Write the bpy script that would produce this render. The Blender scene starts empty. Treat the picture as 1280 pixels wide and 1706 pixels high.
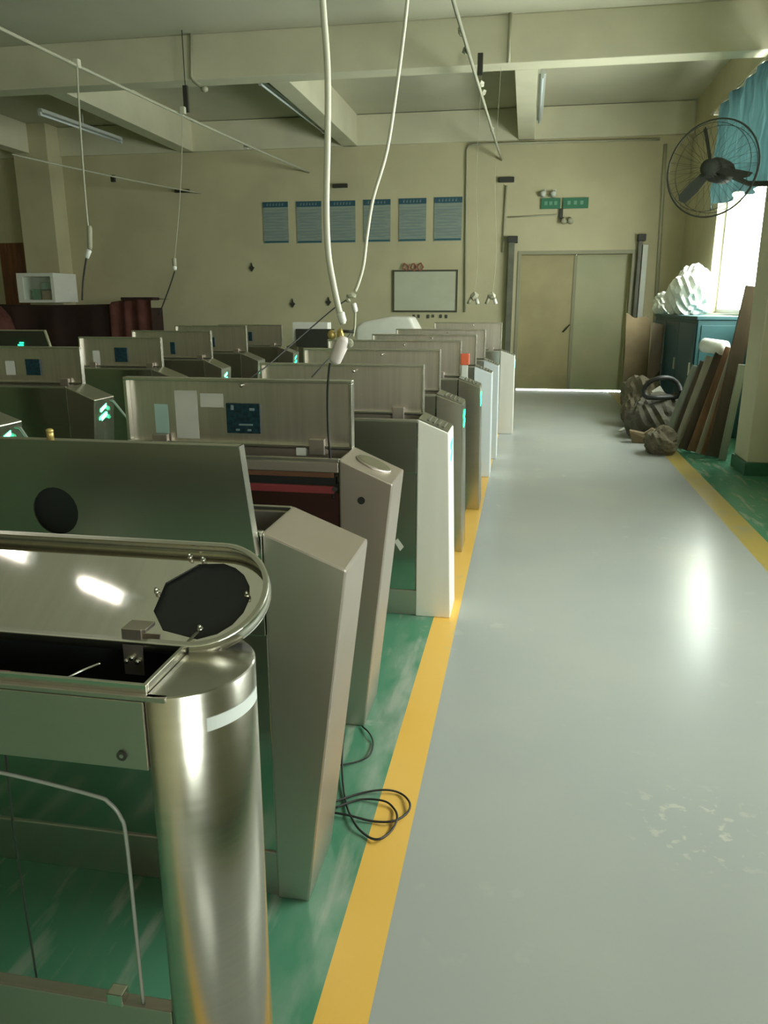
import bpy, bmesh, math, random
from mathutils import Vector, Matrix
random.seed(7)
SC = bpy.context.scene
COL = SC.collection

# ------------------------------------------------------------------ camera
F_PX, CAM_H = 1280.0, 1.5
PITCH = math.atan(344 / 1280.0)
YAW = math.atan(238 * math.cos(PITCH) / 1280.0)
FW = Vector((-math.sin(YAW) * math.cos(PITCH), math.cos(YAW) * math.cos(PITCH), -math.sin(PITCH)))
RT = Vector((math.cos(YAW), math.sin(YAW), 0))
UP = RT.cross(FW)
CAM = Vector((0, 0, CAM_H))
cd = bpy.data.cameras.new('camera')
cam = bpy.data.objects.new('camera', cd)
COL.objects.link(cam)
cd.sensor_fit = 'VERTICAL'
cd.sensor_height = 24.0
cd.lens = 24.0 * F_PX / 1706.0
cd.clip_start = 0.02
m3 = Matrix((RT, UP, -FW)).transposed()
cam.matrix_world = Matrix.Translation(CAM) @ m3.to_4x4()
SC.camera = cam

# ------------------------------------------------------------------ world, lights, exposure
w = bpy.data.worlds.new('world')
SC.world = w
w.use_nodes = True
bg = w.node_tree.nodes['Background']
bg.inputs[0].default_value = (0.94, 1.0, 0.93, 1)
bg.inputs[1].default_value = 27.0
SC.view_settings.view_transform = 'Standard'
SC.view_settings.look = 'None'
SC.view_settings.gamma = 1.0
SC.view_settings.use_curve_mapping = False
SC.view_settings.exposure = -0.2
cy = SC.cycles
cy.max_bounces = 8
cy.diffuse_bounces = 6
cy.glossy_bounces = 4
cy.transmission_bounces = 4
cy.transparent_max_bounces = 8
cy.caustics_reflective = False
cy.caustics_refractive = False
cy.sample_clamp_indirect = 6.0
cy.use_denoising = True

X_R = 2.55            # right wall inner face
Y_F = 14.38           # far wall inner face
Y_B = -6.5            # wall behind the photographer
X_L = -12.5
CEIL = 4.7
WINDOWS = [(7.95, 12.05, 1.40, 4.0), (1.9, 5.0, 1.40, 2.8), (-5.2, -2.0, 1.40, 2.8)]   # y0,y1,z0,z1 along the right wall

for (a, b, z0, z1) in WINDOWS:      # portals: they only guide the sampling of the sky through the openings
    ld = bpy.data.lights.new('window_portal', 'AREA')
    ld.shape = 'RECTANGLE'
    ld.size = z1 - z0
    ld.size_y = b - a
    ld.cycles.is_portal = True
    lo = bpy.data.objects.new('window_portal', ld)
    COL.objects.link(lo)
    lo.location = (X_R + 0.26, (a + b) / 2, (z0 + z1) / 2)
    lo.rotation_euler = (0, math.radians(90), 0)

# ------------------------------------------------------------------ pixel to place (only used to read distances off the photograph)
def ray(x, y):
    return FW + RT * ((x - 640) / F_PX) + UP * ((853 - y) / F_PX)
def onz(x, y, z=0.0):
    d = ray(x, y); return CAM + d * ((z - CAM_H) / d.z)
def ony(x, y, Y):
    d = ray(x, y); return CAM + d * (Y / d.y)
def onx(x, y, X):
    d = ray(x, y); return CAM + d * (X / d.x)

# ------------------------------------------------------------------ materials
MATS = {}
def mat(name, col, rough=0.5, metal=0.0, var=0.0, scale=8.0, stretch=(1, 1, 1), bump=0.0, emit=None, estr=0.0, spec=0.5, rvar=0.0, col2=None, ramp=(0.4, 0.6)):
    m = bpy.data.materials.new(name); MATS[name] = m
    m.use_nodes = True
    nt = m.node_tree; b = nt.nodes['Principled BSDF']
    b.inputs['Base Color'].default_value = (*col, 1)
    b.inputs['Roughness'].default_value = rough
    b.inputs['Metallic'].default_value = metal
    b.inputs['Specular IOR Level'].default_value = spec
    if emit:
        b.inputs['Emission Color'].default_value = (*emit, 1)
        b.inputs['Emission Strength'].default_value = estr
    if var or bump or rvar or col2:
        tc = nt.nodes.new('ShaderNodeTexCoord'); mp = nt.nodes.new('ShaderNodeMapping')
        mp.inputs['Scale'].default_value = stretch
        nz = nt.nodes.new('ShaderNodeTexNoise'); nz.inputs['Scale'].default_value = scale; nz.inputs['Detail'].default_value = 5
        nt.links.new(tc.outputs['Object'], mp.inputs[0]); nt.links.new(mp.outputs[0], nz.inputs['Vector'])
        rp = nt.nodes.new('ShaderNodeValToRGB')
        rp.color_ramp.elements[0].position = ramp[0]; rp.color_ramp.elements[1].position = ramp[1]
        c2 = col2 or tuple(min(1, c * (1 + var)) for c in col)
        c1 = col if col2 else tuple(c * (1 - var) for c in col)
        rp.color_ramp.elements[0].color = (*c1, 1); rp.color_ramp.elements[1].color = (*c2, 1)
        nt.links.new(nz.outputs['Fac'], rp.inputs[0]); nt.links.new(rp.outputs[0], b.inputs['Base Color'])
        if rvar:
            mr = nt.nodes.new('ShaderNodeMapRange')
            mr.inputs['To Min'].default_value = max(0.02, rough - rvar); mr.inputs['To Max'].default_value = rough + rvar
            nt.links.new(nz.outputs['Fac'], mr.inputs[0]); nt.links.new(mr.outputs[0], b.inputs['Roughness'])
        if bump:
            bp = nt.nodes.new('ShaderNodeBump'); bp.inputs['Strength'].default_value = bump; bp.inputs['Distance'].default_value = 0.01
            nt.links.new(nz.outputs['Fac'], bp.inputs['Height']); nt.links.new(bp.outputs[0], b.inputs['Normal'])
    return m

mat('wall_paint', (0.52, 0.475, 0.305), 0.75, var=0.05, scale=1.3, bump=0.03)
mat('ceiling_paint', (0.52, 0.50, 0.38), 0.8, var=0.04, scale=1.1)
mat('beam_paint', (0.62, 0.59, 0.43), 0.75, var=0.04, scale=1.6)
mat('dado_green', (0.03, 0.13, 0.07), 0.5, var=0.1)
mat('outside_ground', (0.5, 0.5, 0.45), 0.9, var=0.1)
mat('steel', (0.54, 0.52, 0.46), 0.23, 1.0, var=0.02, scale=3.0, stretch=(0.6, 0.6, 30), rvar=0.03)
mat('steel_side', (0.60, 0.53, 0.48), 0.40, 1.0, var=0.03, scale=2.5, rvar=0.03)
mat('steel_lid', (0.80, 0.74, 0.68), 0.33, 1.0, var=0.04, scale=3.0, stretch=(20, 1, 0.6), rvar=0.04)
mat('steel_lid_near', (0.86, 0.81, 0.77), 0.05, 1.0, var=0.03, scale=3.0, stretch=(20, 1, 0.6), rvar=0.005)
mat('steel_bright', (0.74, 0.73, 0.66), 0.26, 1.0)
mat('steel_mirror', (0.50, 0.52, 0.45), 0.13, 1.0, var=0.05, scale=2.0)
mat('post_cream', (0.90, 0.87, 0.80), 0.38, 0.0, var=0.03, scale=2.0, stretch=(4, 4, 0.4))  # plain cream-white, non-metal colour used on some end posts
mat('post_bluish', (0.74, 0.80, 0.82), 0.38, 0.0, var=0.03, scale=2.0, stretch=(4, 4, 0.4))  # bluish version of the cream-white post colour
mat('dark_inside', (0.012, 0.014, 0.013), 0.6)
mat('black_rubber', (0.015, 0.015, 0.014), 0.55)
mat('circuit_blue', (0.006, 0.022, 0.032), 0.35, col2=(0.012, 0.05, 0.065), scale=60)
mat('steel_dark', (0.045, 0.05, 0.035), 0.35, 0.3)
mat('steel_shade', (0.40, 0.41, 0.35), 0.30, 1.0)
mat('circuit_parts', (0.22, 0.3, 0.32), 0.4)
mat('paper', (0.66, 0.65, 0.58), 0.8, var=0.02)
mat('paper_teal', (0.42, 0.60, 0.54), 0.7)
mat('white_plastic', (0.78, 0.77, 0.70), 0.4)
mat('pink_white_plastic', (0.74, 0.66, 0.63), 0.4)
mat('white_cable', (0.62, 0.60, 0.48), 0.5)
mat('old_cable', (0.42, 0.41, 0.31), 0.6)
mat('black_cable', (0.02, 0.02, 0.018), 0.5)
mat('brass', (0.55, 0.42, 0.14), 0.4, 0.6)
mat('led_green', (0.1, 0.8, 0.5), 0.4, emit=(0.02, 1.0, 0.45), estr=3.5)
mat('led_green_bright', (0.1, 0.8, 0.5), 0.4, emit=(0.08, 1.0, 0.50), estr=16.0)
mat('red_strip', (0.26, 0.045, 0.05), 0.35)
mat('brown_strip', (0.16, 0.07, 0.04), 0.4)
mat('red_dark_panel', (0.10, 0.045, 0.035), 0.25, 0.6)
mat('orange_red', (0.62, 0.12, 0.05), 0.5)
mat('lamp_tube_lit', (1, 1, 1), 0.4, emit=(1.0, 0.95, 0.86), estr=20.0)
mat('lamp_tube', (0.55, 0.60, 0.60), 0.3)
mat('lamp_batten', (0.50, 0.53, 0.50), 0.45)
mat('light_band', (0.72, 0.76, 0.74), 0.35)
mat('door_paint', (0.40, 0.40, 0.24), 0.55, col2=(0.46, 0.44, 0.27), scale=1.5)
mat('door_paint_brown', (0.36, 0.31, 0.16), 0.55, col2=(0.42, 0.36, 0.19), scale=1.4)
mat('door_frame', (0.30, 0.29, 0.19), 0.6)
mat('dark_steel_post', (0.12, 0.12, 0.085), 0.55, var=0.15, scale=5)
mat('pale_post', (0.60, 0.62, 0.55), 0.5)
mat('brown_wood', (0.16, 0.055, 0.02), 0.5, var=0.2, scale=4, stretch=(4, 4, 0.5))
mat('conduit', (0.38, 0.37, 0.26), 0.6)
mat('dark_box', (0.035, 0.035, 0.025), 0.6)
mat('dark_red_cloth', (0.030, 0.012, 0.008), 0.9, var=0.25, scale=2, bump=0.3)
mat('maroon_cloth', (0.085, 0.025, 0.018), 0.9, col2=(0.12, 0.04, 0.03), scale=5, bump=0.3)
mat('poster_paper', (0.21, 0.26, 0.235), 0.6, col2=(0.27, 0.32, 0.28), scale=30, stretch=(0.12, 1, 2.2), ramp=(0.42, 0.58))
mat('poster_blue', (0.025, 0.085, 0.12), 0.55)
mat('poster_foot', (0.02, 0.10, 0.13), 0.55)
mat('poster_letter', (0.17, 0.24, 0.25), 0.6)
mat('board_white', (0.52, 0.53, 0.41), 0.35, var=0.03, scale=3)
mat('board_frame', (0.07, 0.07, 0.045), 0.5)
mat('mark_red', (0.34, 0.10, 0.07), 0.6)
mat('mark_black', (0.07, 0.07, 0.05), 0.6)
mat('exit_green', (0.03, 0.16, 0.085), 0.45)
mat('exit_mark', (0.14, 0.32, 0.22), 0.45)
mat('fan_grey', (0.055, 0.06, 0.048), 0.7, spec=0.2)
mat('fan_wire', (0.06, 0.065, 0.05), 0.7, spec=0.2)
mat('curtain_teal', (0.10, 0.165, 0.165), 0.85, var=0.12, scale=3, stretch=(1, 6, 0.3))
mat('rod_metal', (0.75, 0.72, 0.6), 0.3, 0.9)
mat('teal_paint', (0.022, 0.09, 0.10), 0.5, var=0.1, scale=2)
mat('teal_dark', (0.018, 0.07, 0.09), 0.5, var=0.1, scale=2)
mat('white_film', (0.85, 0.87, 0.80), 0.45, var=0.04, scale=9, bump=0.4)
mat('cardboard', (0.17, 0.125, 0.065), 0.85, var=0.12, scale=3)
mat('cardboard_pink', (0.44, 0.34, 0.27), 0.8, var=0.05)
mat('wood_pale', (0.34, 0.33, 0.24), 0.7, var=0.12, scale=4, stretch=(3, 3, 0.4))
mat('wood_brown', (0.20, 0.105, 0.05), 0.7, var=0.2, scale=4, stretch=(3, 3, 0.4))
mat('wood_dark', (0.075, 0.055, 0.035), 0.75, var=0.2, scale=4, stretch=(3, 3, 0.4))
mat('wood_grey', (0.24, 0.27, 0.21), 0.7, var=0.12, scale=4, stretch=(3, 3, 0.4))
mat('sack_dark', (0.07, 0.065, 0.045), 0.9, var=0.3, scale=7, bump=0.6)
mat('sack_brown', (0.13, 0.11, 0.07), 0.9, var=0.25, scale=7, bump=0.6)
mat('window_alu', (0.55, 0.57, 0.55), 0.4, 0.4)

def glass_mat(name, tint, gloss):
    m = bpy.data.materials.new(name); MATS[name] = m
    m.use_nodes = True; nt = m.node_tree; nt.nodes.clear()
    out = nt.nodes.new('ShaderNodeOutputMaterial'); mx = nt.nodes.new('ShaderNodeMixShader')
    tr = nt.nodes.new('ShaderNodeBsdfTransparent'); tr.inputs[0].default_value = (*tint, 1)
    gl = nt.nodes.new('ShaderNodeBsdfGlossy'); gl.inputs['Roughness'].default_value = 0.03
    mx.inputs[0].default_value = gloss
    nt.links.new(tr.outputs[0], mx.inputs[1]); nt.links.new(gl.outputs[0], mx.inputs[2])
    nt.links.new(mx.outputs[0], out.inputs[0])
glass_mat('window_glass', (0.96, 0.97, 0.96), 0.04)
glass_mat('acrylic', (0.93, 0.95, 0.93), 0.06)
mat('acrylic_edge', (0.30, 0.31, 0.27), 0.25)

def floor_mat(name, base, base2, chip, rough, chip_amt, streak=None, cluster=None, worn_x=None):
    """painted epoxy: broad tone drift, scattered pale chips, optional worn streaks and a chipped patch"""
    m = bpy.data.materials.new(name); MATS[name] = m
    m.use_nodes = True; nt = m.node_tree; b = nt.nodes['Principled BSDF']
    N = nt.nodes.new; L = nt.links.new
    tc = N('ShaderNodeTexCoord')
    def noise(scale, detail=4, st=(1, 1, 1)):
        mp = N('ShaderNodeMapping'); mp.inputs['Scale'].default_value = st
        n = N('ShaderNodeTexNoise'); n.inputs['Scale'].default_value = scale; n.inputs['Detail'].default_value = detail
        L(tc.outputs['Object'], mp.inputs[0]); L(mp.outputs[0], n.inputs['Vector']); return n.outputs['Fac']
    def step(src, a, c):
        r = N('ShaderNodeMapRange'); r.inputs['From Min'].default_value = a; r.inputs['From Max'].default_value = c
        L(src, r.inputs[0]); return r.outputs[0]
    def mix(f, a, c):
        x = N('ShaderNodeMix'); x.data_type = 'RGBA'
        if isinstance(f, float): x.inputs[0].default_value = f
        else: L(f, x.inputs[0])
        for s, v in ((6, a), (7, c)):
            if isinstance(v, tuple): x.inputs[s].default_value = (*v, 1)
            else: L(v, x.inputs[s])
        return x.outputs[2]
    def mul(a, c):
        x = N('ShaderNodeMath'); x.operation = 'MULTIPLY'
        for i, v in enumerate((a, c)):
            if isinstance(v, float): x.inputs[i].default_value = v
            else: L(v, x.inputs[i])
        return x.outputs[0]
    c = mix(step(noise(0.9, 5), 0.35, 0.65), base, base2)
    ch = mul(step(noise(9, 6), 0.62, 0.68), step(noise(1.1, 2), 0.48, 0.6))
    c = mix(mul(ch, chip_amt), c, chip)
    if streak:
        s = mul(step(noise(5, 5, streak), 0.55, 0.66), 0.55)
        c = mix(s, c, chip)
    if worn_x:      # paint rubbed pale along the edge of the painted line
        sx = N('ShaderNodeSeparateXYZ'); L(tc.outputs['Object'], sx.inputs[0])
        g = mul(mul(step(sx.outputs[0], worn_x - 0.16, worn_x - 0.02), step(noise(4, 5, (1.5, 0.6, 1)), 0.42, 0.60)), 0.65)
        c = mix(g, c, (0.46, 0.50, 0.43))
    if cluster:
        d = N('ShaderNodeVectorMath'); d.operation = 'DISTANCE'; d.inputs[1].default_value = cluster
        L(tc.outputs['Object'], d.inputs[0])
        rng = N('ShaderNodeMapRange'); rng.inputs['From Min'].default_value = 0.04; rng.inputs['From Max'].default_value = 0.26
        rng.inputs['To Min'].default_value = 1; rng.inputs['To Max'].default_value = 0
        L(d.outputs['Value'], rng.inputs[0])
        c = mix(mul(mul(step(noise(24, 3), 0.58, 0.66), rng.outputs[0]), 0.7), c, (0.62, 0.62, 0.52))
    L(c, b.inputs['Base Color'])
    rr = N('ShaderNodeMapRange'); rr.inputs['To Min'].default_value = rough - 0.03; rr.inputs['To Max'].default_value = rough + 0.03
    L(noise(2.2, 5), rr.inputs[0]); L(rr.outputs[0], b.inputs['Roughness'])
    bp = N('ShaderNodeBump'); bp.inputs['Strength'].default_value = 0.04; bp.inputs['Distance'].default_value = 0.01
    L(noise(5, 3), bp.inputs['Height']); L(bp.outputs[0], b.inputs['Normal'])
CL = onz(1165, 1378)
floor_mat('floor_grey', (0.38, 0.405, 0.395), (0.42, 0.44, 0.41), (0.55, 0.56, 0.50), 0.238, 0.25, cluster=(CL.x, CL.y, 0))
floor_mat('floor_green', (0.07, 0.25, 0.145), (0.11, 0.30, 0.19), (0.42, 0.46, 0.37), 0.23, 0.6, streak=(3.0, 0.5, 1))
floor_mat('floor_green_worn', (0.07, 0.25, 0.145), (0.11, 0.30, 0.19), (0.42, 0.46, 0.37), 0.23, 0.6, streak=(3.0, 0.5, 1), worn_x=-0.385)
floor_mat('floor_yellow_worn', (0.42, 0.33, 0.10), (0.50, 0.38, 0.10), (0.32, 0.34, 0.25), 0.36, 0.9, streak=(1.0, 1.0, 1))
floor_mat('floor_yellow', (0.85, 0.50, 0.085), (0.88, 0.55, 0.13), (0.62, 0.52, 0.28), 0.36, 0.5)

# ------------------------------------------------------------------ mesh builder
class MB:
    def __init__(s): s.bm = bmesh.new()
    def box(s, x0, x1, y0, y1, z0, z1, bev=0.0):
        b = bmesh.new()
        r = bmesh.ops.create_cube(b, size=1)
        for v in b.verts:
            v.co = Vector(((x0 + x1) / 2 + v.co.x * (x1 - x0), (y0 + y1) / 2 + v.co.y * (y1 - y0), (z0 + z1) / 2 + v.co.z * (z1 - z0)))
        if bev: bmesh.ops.bevel(b, geom=list(b.edges), offset=bev, segments=2, affect='EDGES', profile=0.6)
        s._join(b); return s
    def _join(s, b):
        me = bpy.data.meshes.new('t'); b.to_mesh(me); b.free(); s.bm.from_mesh(me); bpy.data.meshes.remove(me)
    def prism(s, pts, vec, bev=0.0, seg=2, holes=()):
        """extrude a planar outline (with holes) along vec"""
        b = bmesh.new(); vec = Vector(vec)
        if not holes:
            vs = [b.verts.new(p) for p in pts]; f = b.faces.new(vs)
            r = bmesh.ops.extrude_face_region(b, geom=[f])
        else:
            es = []
            for loop in (pts, *holes):
                vs = [b.verts.new(p) for p in loop]
                es += [b.edges.new((vs[i], vs[(i + 1) % len(vs)])) for i in range(len(vs))]
            g = bmesh.ops.triangle_fill(b, use_beauty=True, use_dissolve=False, edges=es)
            r = bmesh.ops.extrude_face_region(b, geom=[e for e in b.faces])
        bmesh.ops.translate(b, vec=vec, verts=[e for e in r['geom'] if isinstance(e, bmesh.types.BMVert)])
        bmesh.ops.recalc_face_normals(b, faces=list(b.faces))
        if bev:
            es = [e for e in b.edges if len(e.link_faces) == 2 and e.calc_face_angle(0) > 0.35]
            bmesh.ops.bevel(b, geom=es, offset=bev, segments=seg, affect='EDGES', profile=0.6)
        s._join(b); return s
    def tube(s, pts, r, n=8, cap=True):
        pts = [Vector(p) for p in pts]; b = bmesh.new(); rings = []
        rs = r if isinstance(r, (list, tuple)) else [r] * len(pts)
        up = None
        for i, p in enumerate(pts):
            t = (pts[min(i + 1, len(pts) - 1)] - pts[max(i - 1, 0)]).normalized()
            if up is None: up = t.orthogonal().normalized()
            u = (up - t * up.dot(t)); u = u.normalized() if u.length > 1e-6 else t.orthogonal().normalized()
            up = u; v = t.cross(u)
            rings.append([b.verts.new(p + (u * math.cos(2 * math.pi * k / n) + v * math.sin(2 * math.pi * k / n)) * rs[i]) for k in range(n)])
        for a, c in zip(rings, rings[1:]):
            for k in range(n): b.faces.new((a[k], a[(k + 1) % n], c[(k + 1) % n], c[k]))
        if cap: b.faces.new(rings[0][::-1]); b.faces.new(rings[-1])
        for f in b.faces: f.smooth = True
        bmesh.ops.recalc_face_normals(b, faces=list(b.faces))
        s._join(b); return s
    def ball(s, c, rx, ry, rz, sub=2, jit=0.0):
        b = bmesh.new(); bmesh.ops.create_icosphere(b, subdivisions=sub, radius=1)
        for v in b.verts:
            k = 1 + random.uniform(-jit, jit); v.co = Vector(c) + Vector((v.co.x * rx * k, v.co.y * ry * k, v.co.z * rz * k))
        for f in b.faces: f.smooth = jit < 0.05
        s._join(b); return s
    def quad(s, *p):
        vs = [s.bm.verts.new(q) for q in p]; s.bm.faces.new(vs); return s
    def smooth(s):
        for f in s.bm.faces: f.smooth = True
        return s

def tag(o, label, cat, group=None):
    o['label'] = label; o['category'] = cat
    if group: o['group'] = group
    return o
def link(name, mb, m, parent=None, base=(0, 0, 0), auto=False):
    me = bpy.data.meshes.new(name); base = Vector(base)
    bmesh.ops.translate(mb.bm, vec=-base, verts=list(mb.bm.verts)); mb.bm.to_mesh(me); mb.bm.free()
    for mm in (m if isinstance(m, (list, tuple)) else [m]): me.materials.append(MATS[mm])
    o = bpy.data.objects.new(name, me); COL.objects.link(o)
    if parent: o.parent = parent
    else: o.location = base
    return o
class Thing:
    """an Empty at the base that parents its parts; part() takes world coordinates"""
    def __init__(s, name, label, cat, base, group=None):
        s.base = Vector(base); s.o = bpy.data.objects.new(name, None); COL.objects.link(s.o)
        s.o.location = s.base; s.o.empty_display_size = 0.1; tag(s.o, label, cat, group)
    def part(s, name, mb, m, parent=None, label=None):
        o = link(name, mb, m, parent or s.o, s.base)
        if label: o['label'] = label
        return o
def struct(name, mb, m, parent=None, base=(0, 0, 0)):
    o = link(name, mb, m, parent, base)
    if not parent: o['kind'] = 'structure'
    return o
def lone(name, mb, m, label, cat, base, group=None):
    return tag(link(name, mb, m, None, base), label, cat, group)
def circle(c, r, n, ux, uz, ph=0.0, rz=None):
    c = Vector(c); ux = Vector(ux); uz = Vector(uz)
    return [c + ux * (r * math.cos(ph + 2 * math.pi * k / n)) + uz * ((rz or r) * math.sin(ph + 2 * math.pi * k / n)) for k in range(n)]
def spline(pts, n=8):
    pts = [Vector(p) for p in pts]; out = []
    for i in range(len(pts) - 1):
        p0, p1, p2, p3 = pts[max(i - 1, 0)], pts[i], pts[i + 1], pts[min(i + 2, len(pts) - 1)]
        for k in range(n):
            t = k / n
            out.append(0.5 * ((2 * p1) + (p2 - p0) * t + (2 * p0 - 5 * p1 + 4 * p2 - p3) * t * t + (3 * p1 - p0 - 3 * p2 + p3) * t ** 3))
    out.append(pts[-1]); return out

# ================================================================== SETTING
# floor: one slab, five painted lanes
YEL0, YEL1 = -0.385, -0.267
def ry(x5, x7, y): return x5 + (x7 - x5) * (y - 5.6) / (6.76 - 5.6)
def lane(m, f0, f1, name, z=0.0):
    mb = MB(); ys = [Y_B + (Y_F - Y_B) * k / 12 for k in range(13)]
    for a, b in zip(ys, ys[1:]):
        mb.quad((f0(a), a, z), (f1(a), a, z), (f1(b), b, z), (f0(b), b, z))
    return mb
mb = MB(); mb.box(X_L, X_R + 0.3, Y_B, Y_F + 0.3, -0.2, -0.004)
floor = struct('floor', mb, 'floor_green')
gL, gR = (lambda y: 1.46 + 0.006 * (y - 5.6)), (lambda y: 1.63 + 0.006 * (y - 5.6))
k = lambda v: (lambda y: v)
struct('green_lane', lane('floor_green', k(X_L), k(YEL0), ''), 'floor_green_worn', floor)
struct('yellow_line', lane('floor_yellow', k(YEL0), k(YEL1), ''), 'floor_yellow', floor)
struct('grey_aisle', lane('floor_grey', k(YEL1), gL, ''), 'floor_grey', floor)
struct('yellow_line', lane('floor_yellow', gL, gR, ''), 'floor_yellow_worn', floor)
struct('green_lane', lane('floor_green', gR, k(X_R + 0.3), ''), 'floor_green', floor)
mb = MB(); mb.box(-40, 40, Y_F + 0.31, 60, -0.3, -0.03)
struct('ground', mb, 'outside_ground')

struct('ceiling', MB().box(X_L, X_R + 0.3, Y_B, Y_F + 0.3, CEIL, CEIL + 0.2), 'ceiling_paint')
# far wall with the double door opening
DX0, DX1, DZ = -0.19, 1.80, 2.42
mb = MB(); mb.box(X_L, DX0, Y_F, Y_F + 0.3, 0, CEIL); mb.box(DX1, X_R + 0.3, Y_F, Y_F + 0.3, 0, CEIL); mb.box(DX0, DX1, Y_F, Y_F + 0.3, DZ, CEIL)
struct('wall_far', mb, 'wall_paint')
struct('wall_left', MB().box(X_L - 0.3, X_L, Y_B, Y_F + 0.3, 0, CEIL), 'wall_paint')
struct('wall_behind', MB().box(X_L, X_R + 0.3, Y_B - 0.3, Y_B, 0, CEIL), 'wall_paint')
mb = MB(); edges = [Y_B]
for a, b, z0, z1 in sorted(WINDOWS): edges += [a, b]
edges.append(Y_F)
for i in range(0, len(edges), 2): mb.box(X_R, X_R + 0.3, edges[i], edges[i + 1], 0, CEIL)
for a, b, z0, z1 in WINDOWS: mb.box(X_R, X_R + 0.3, a, b, 0, z0); mb.box(X_R, X_R + 0.3, a, b, z1, CEIL)
struct('wall_right', mb, 'wall_paint')
mb = MB(); mb.box(2.04, X_R, 7.35, 7.80, 0.12, CEIL, 0.01)
struct('wall_pillar', mb, 'beam_paint')
struct('baseboard_pillar', MB().box(2.02, X_R, 7.33, 7.82, 0, 0.12, 0.004), 'dado_green')
mb = MB(); mb.box(X_R - 0.015, X_R, 7.85, Y_F, 0, 0.12); mb.box(X_R - 0.015, X_R, Y_B, 7.3, 0, 0.12)
struct('baseboard_right', mb, 'dado_green')
# pilaster on the far wall, left
mb = MB(); mb.box(-9.45, -8.75, Y_F - 0.45, Y_F, 0, CEIL, 0.01)
struct('wall_pilaster', mb, 'wall_paint')
# windows
for i, (a, b, z0, z1) in enumerate(WINDOWS):
    mb = MB(); xx0, xx1 = X_R + 0.12, X_R + 0.17
    mb.box(xx0, xx1, a, b, z0, z0 + 0.05); mb.box(xx0, xx1, a, b, z1 - 0.05, z1)
    mb.box(xx0, xx1, a, a + 0.05, z0 + 0.05, z1 - 0.05); mb.box(xx0, xx1, b - 0.05, b, z0 + 0.05, z1 - 0.05)
    mb.box(xx0, xx1, (a + b) / 2 - 0.02, (a + b) / 2 + 0.02, z0 + 0.05, z1 - 0.05)
    o = struct('window_%d' % (i + 1), mb, 'window_alu')
    for q0, q1 in ((a + 0.05, (a + b) / 2 - 0.02), ((a + b) / 2 + 0.02, b - 0.05)):
        struct('pane', MB().box(X_R + 0.142, X_R + 0.148, q0, q1, z0 + 0.05, z1 - 0.05), 'window_glass', o)
    struct('sill', MB().box(X_R - 0.03, X_R + 0.12, a - 0.03, b + 0.03, z0 - 0.04, z0, 0.004), 'beam_paint', o)
# beams: cross beam and the joists running away from the camera
def beam(mb): return struct('ceiling_beam', mb, 'beam_paint')
beam(MB().box(X_L, X_R, 10.0, 10.3, 4.2, CEIL, 0.01))
beam(MB().box(X_L, X_R, 4.4, 4.7, 4.2, CEIL, 0.01))
beam(MB().box(X_L, X_R, -1.4, -1.1, 4.2, CEIL, 0.01))
for x in (-9.12, -6.1, -3.05, 0.0):
    for (a, b) in ((10.3, Y_F),):
        beam(MB().box(x - 0.27, x, a, b, 4.2 if a > 10 else 4.32, CEIL, 0.008))
struct('trim_1', MB().box(X_L, X_R, Y_F - 0.06, Y_F, 4.2, CEIL - 0.01, 0.005), 'beam_paint')

# double door
d = struct('door_1', MB().box(DX0, DX0 + 0.06, Y_F - 0.02, Y_F + 0.2, 0, DZ, 0.004).box(DX1 - 0.06, DX1, Y_F - 0.02, Y_F + 0.2, 0, DZ, 0.004).box(DX0 + 0.06, DX1 - 0.06, Y_F - 0.02, Y_F + 0.2, DZ - 0.06, DZ, 0.004), 'door_frame')
mid = ony(955, 540, Y_F).x
struct('door_leaf', MB().box(DX0 + 0.05, mid - 0.003, Y_F + 0.205, Y_F + 0.25, 0.012, DZ - 0.05, 0.004), 'door_paint_brown', d)
struct('door_leaf', MB().box(mid + 0.003, DX1 - 0.05, Y_F + 0.205, Y_F + 0.25, 0.012, DZ - 0.05, 0.004), 'door_paint', d)
struct('meeting_stile', MB().box(mid - 0.035, mid + 0.02, Y_F + 0.19, Y_F + 0.205, 0.012, DZ - 0.065, 0.003), 'door_frame', d)
p = ony(945, 548, Y_F)
struct('door_handle', MB().tube([(p.x - 0.06, Y_F + 0.15, p.z - 0.06), (p.x + 0.05, Y_F + 0.145, p.z + 0.07)], 0.012).tube([(p.x, Y_F + 0.15, p.z), (p.x, Y_F + 0.2, p.z)], 0.012), 'dark_box', d)
# brown door beyond the pilaster
d2 = struct('door_2', MB().box(-10.25, -9.52, Y_F - 0.06, Y_F, 0, 2.68, 0.005), 'brown_wood')
for (z0, z1) in ((0.25, 1.2), (1.35, 2.5)):
    struct('door_panel', MB().box(-10.12, -9.65, Y_F - 0.075, Y_F - 0.055, z0, z1, 0.005), 'brown_wood', d2)
# ================================================================== TURNSTILES
def arrow(t, x, yc, z, s, m):
    """two slanted green bars of the pass indicator on the end face"""
    for dz in (0.027 * s, -0.027 * s):
        mb = MB(); w, h = 0.034 * s, 0.011 * s
        mb.prism([(x, yc - w, z + dz - h - 0.014 * s), (x, yc + w, z + dz - h + 0.014 * s), (x, yc + w, z + dz + h + 0.014 * s), (x, yc - w, z + dz + h - 0.014 * s)], (0.003, 0, 0))
        t.part('indicator_bar', mb, m, label='glowing green indicator bar')

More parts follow.
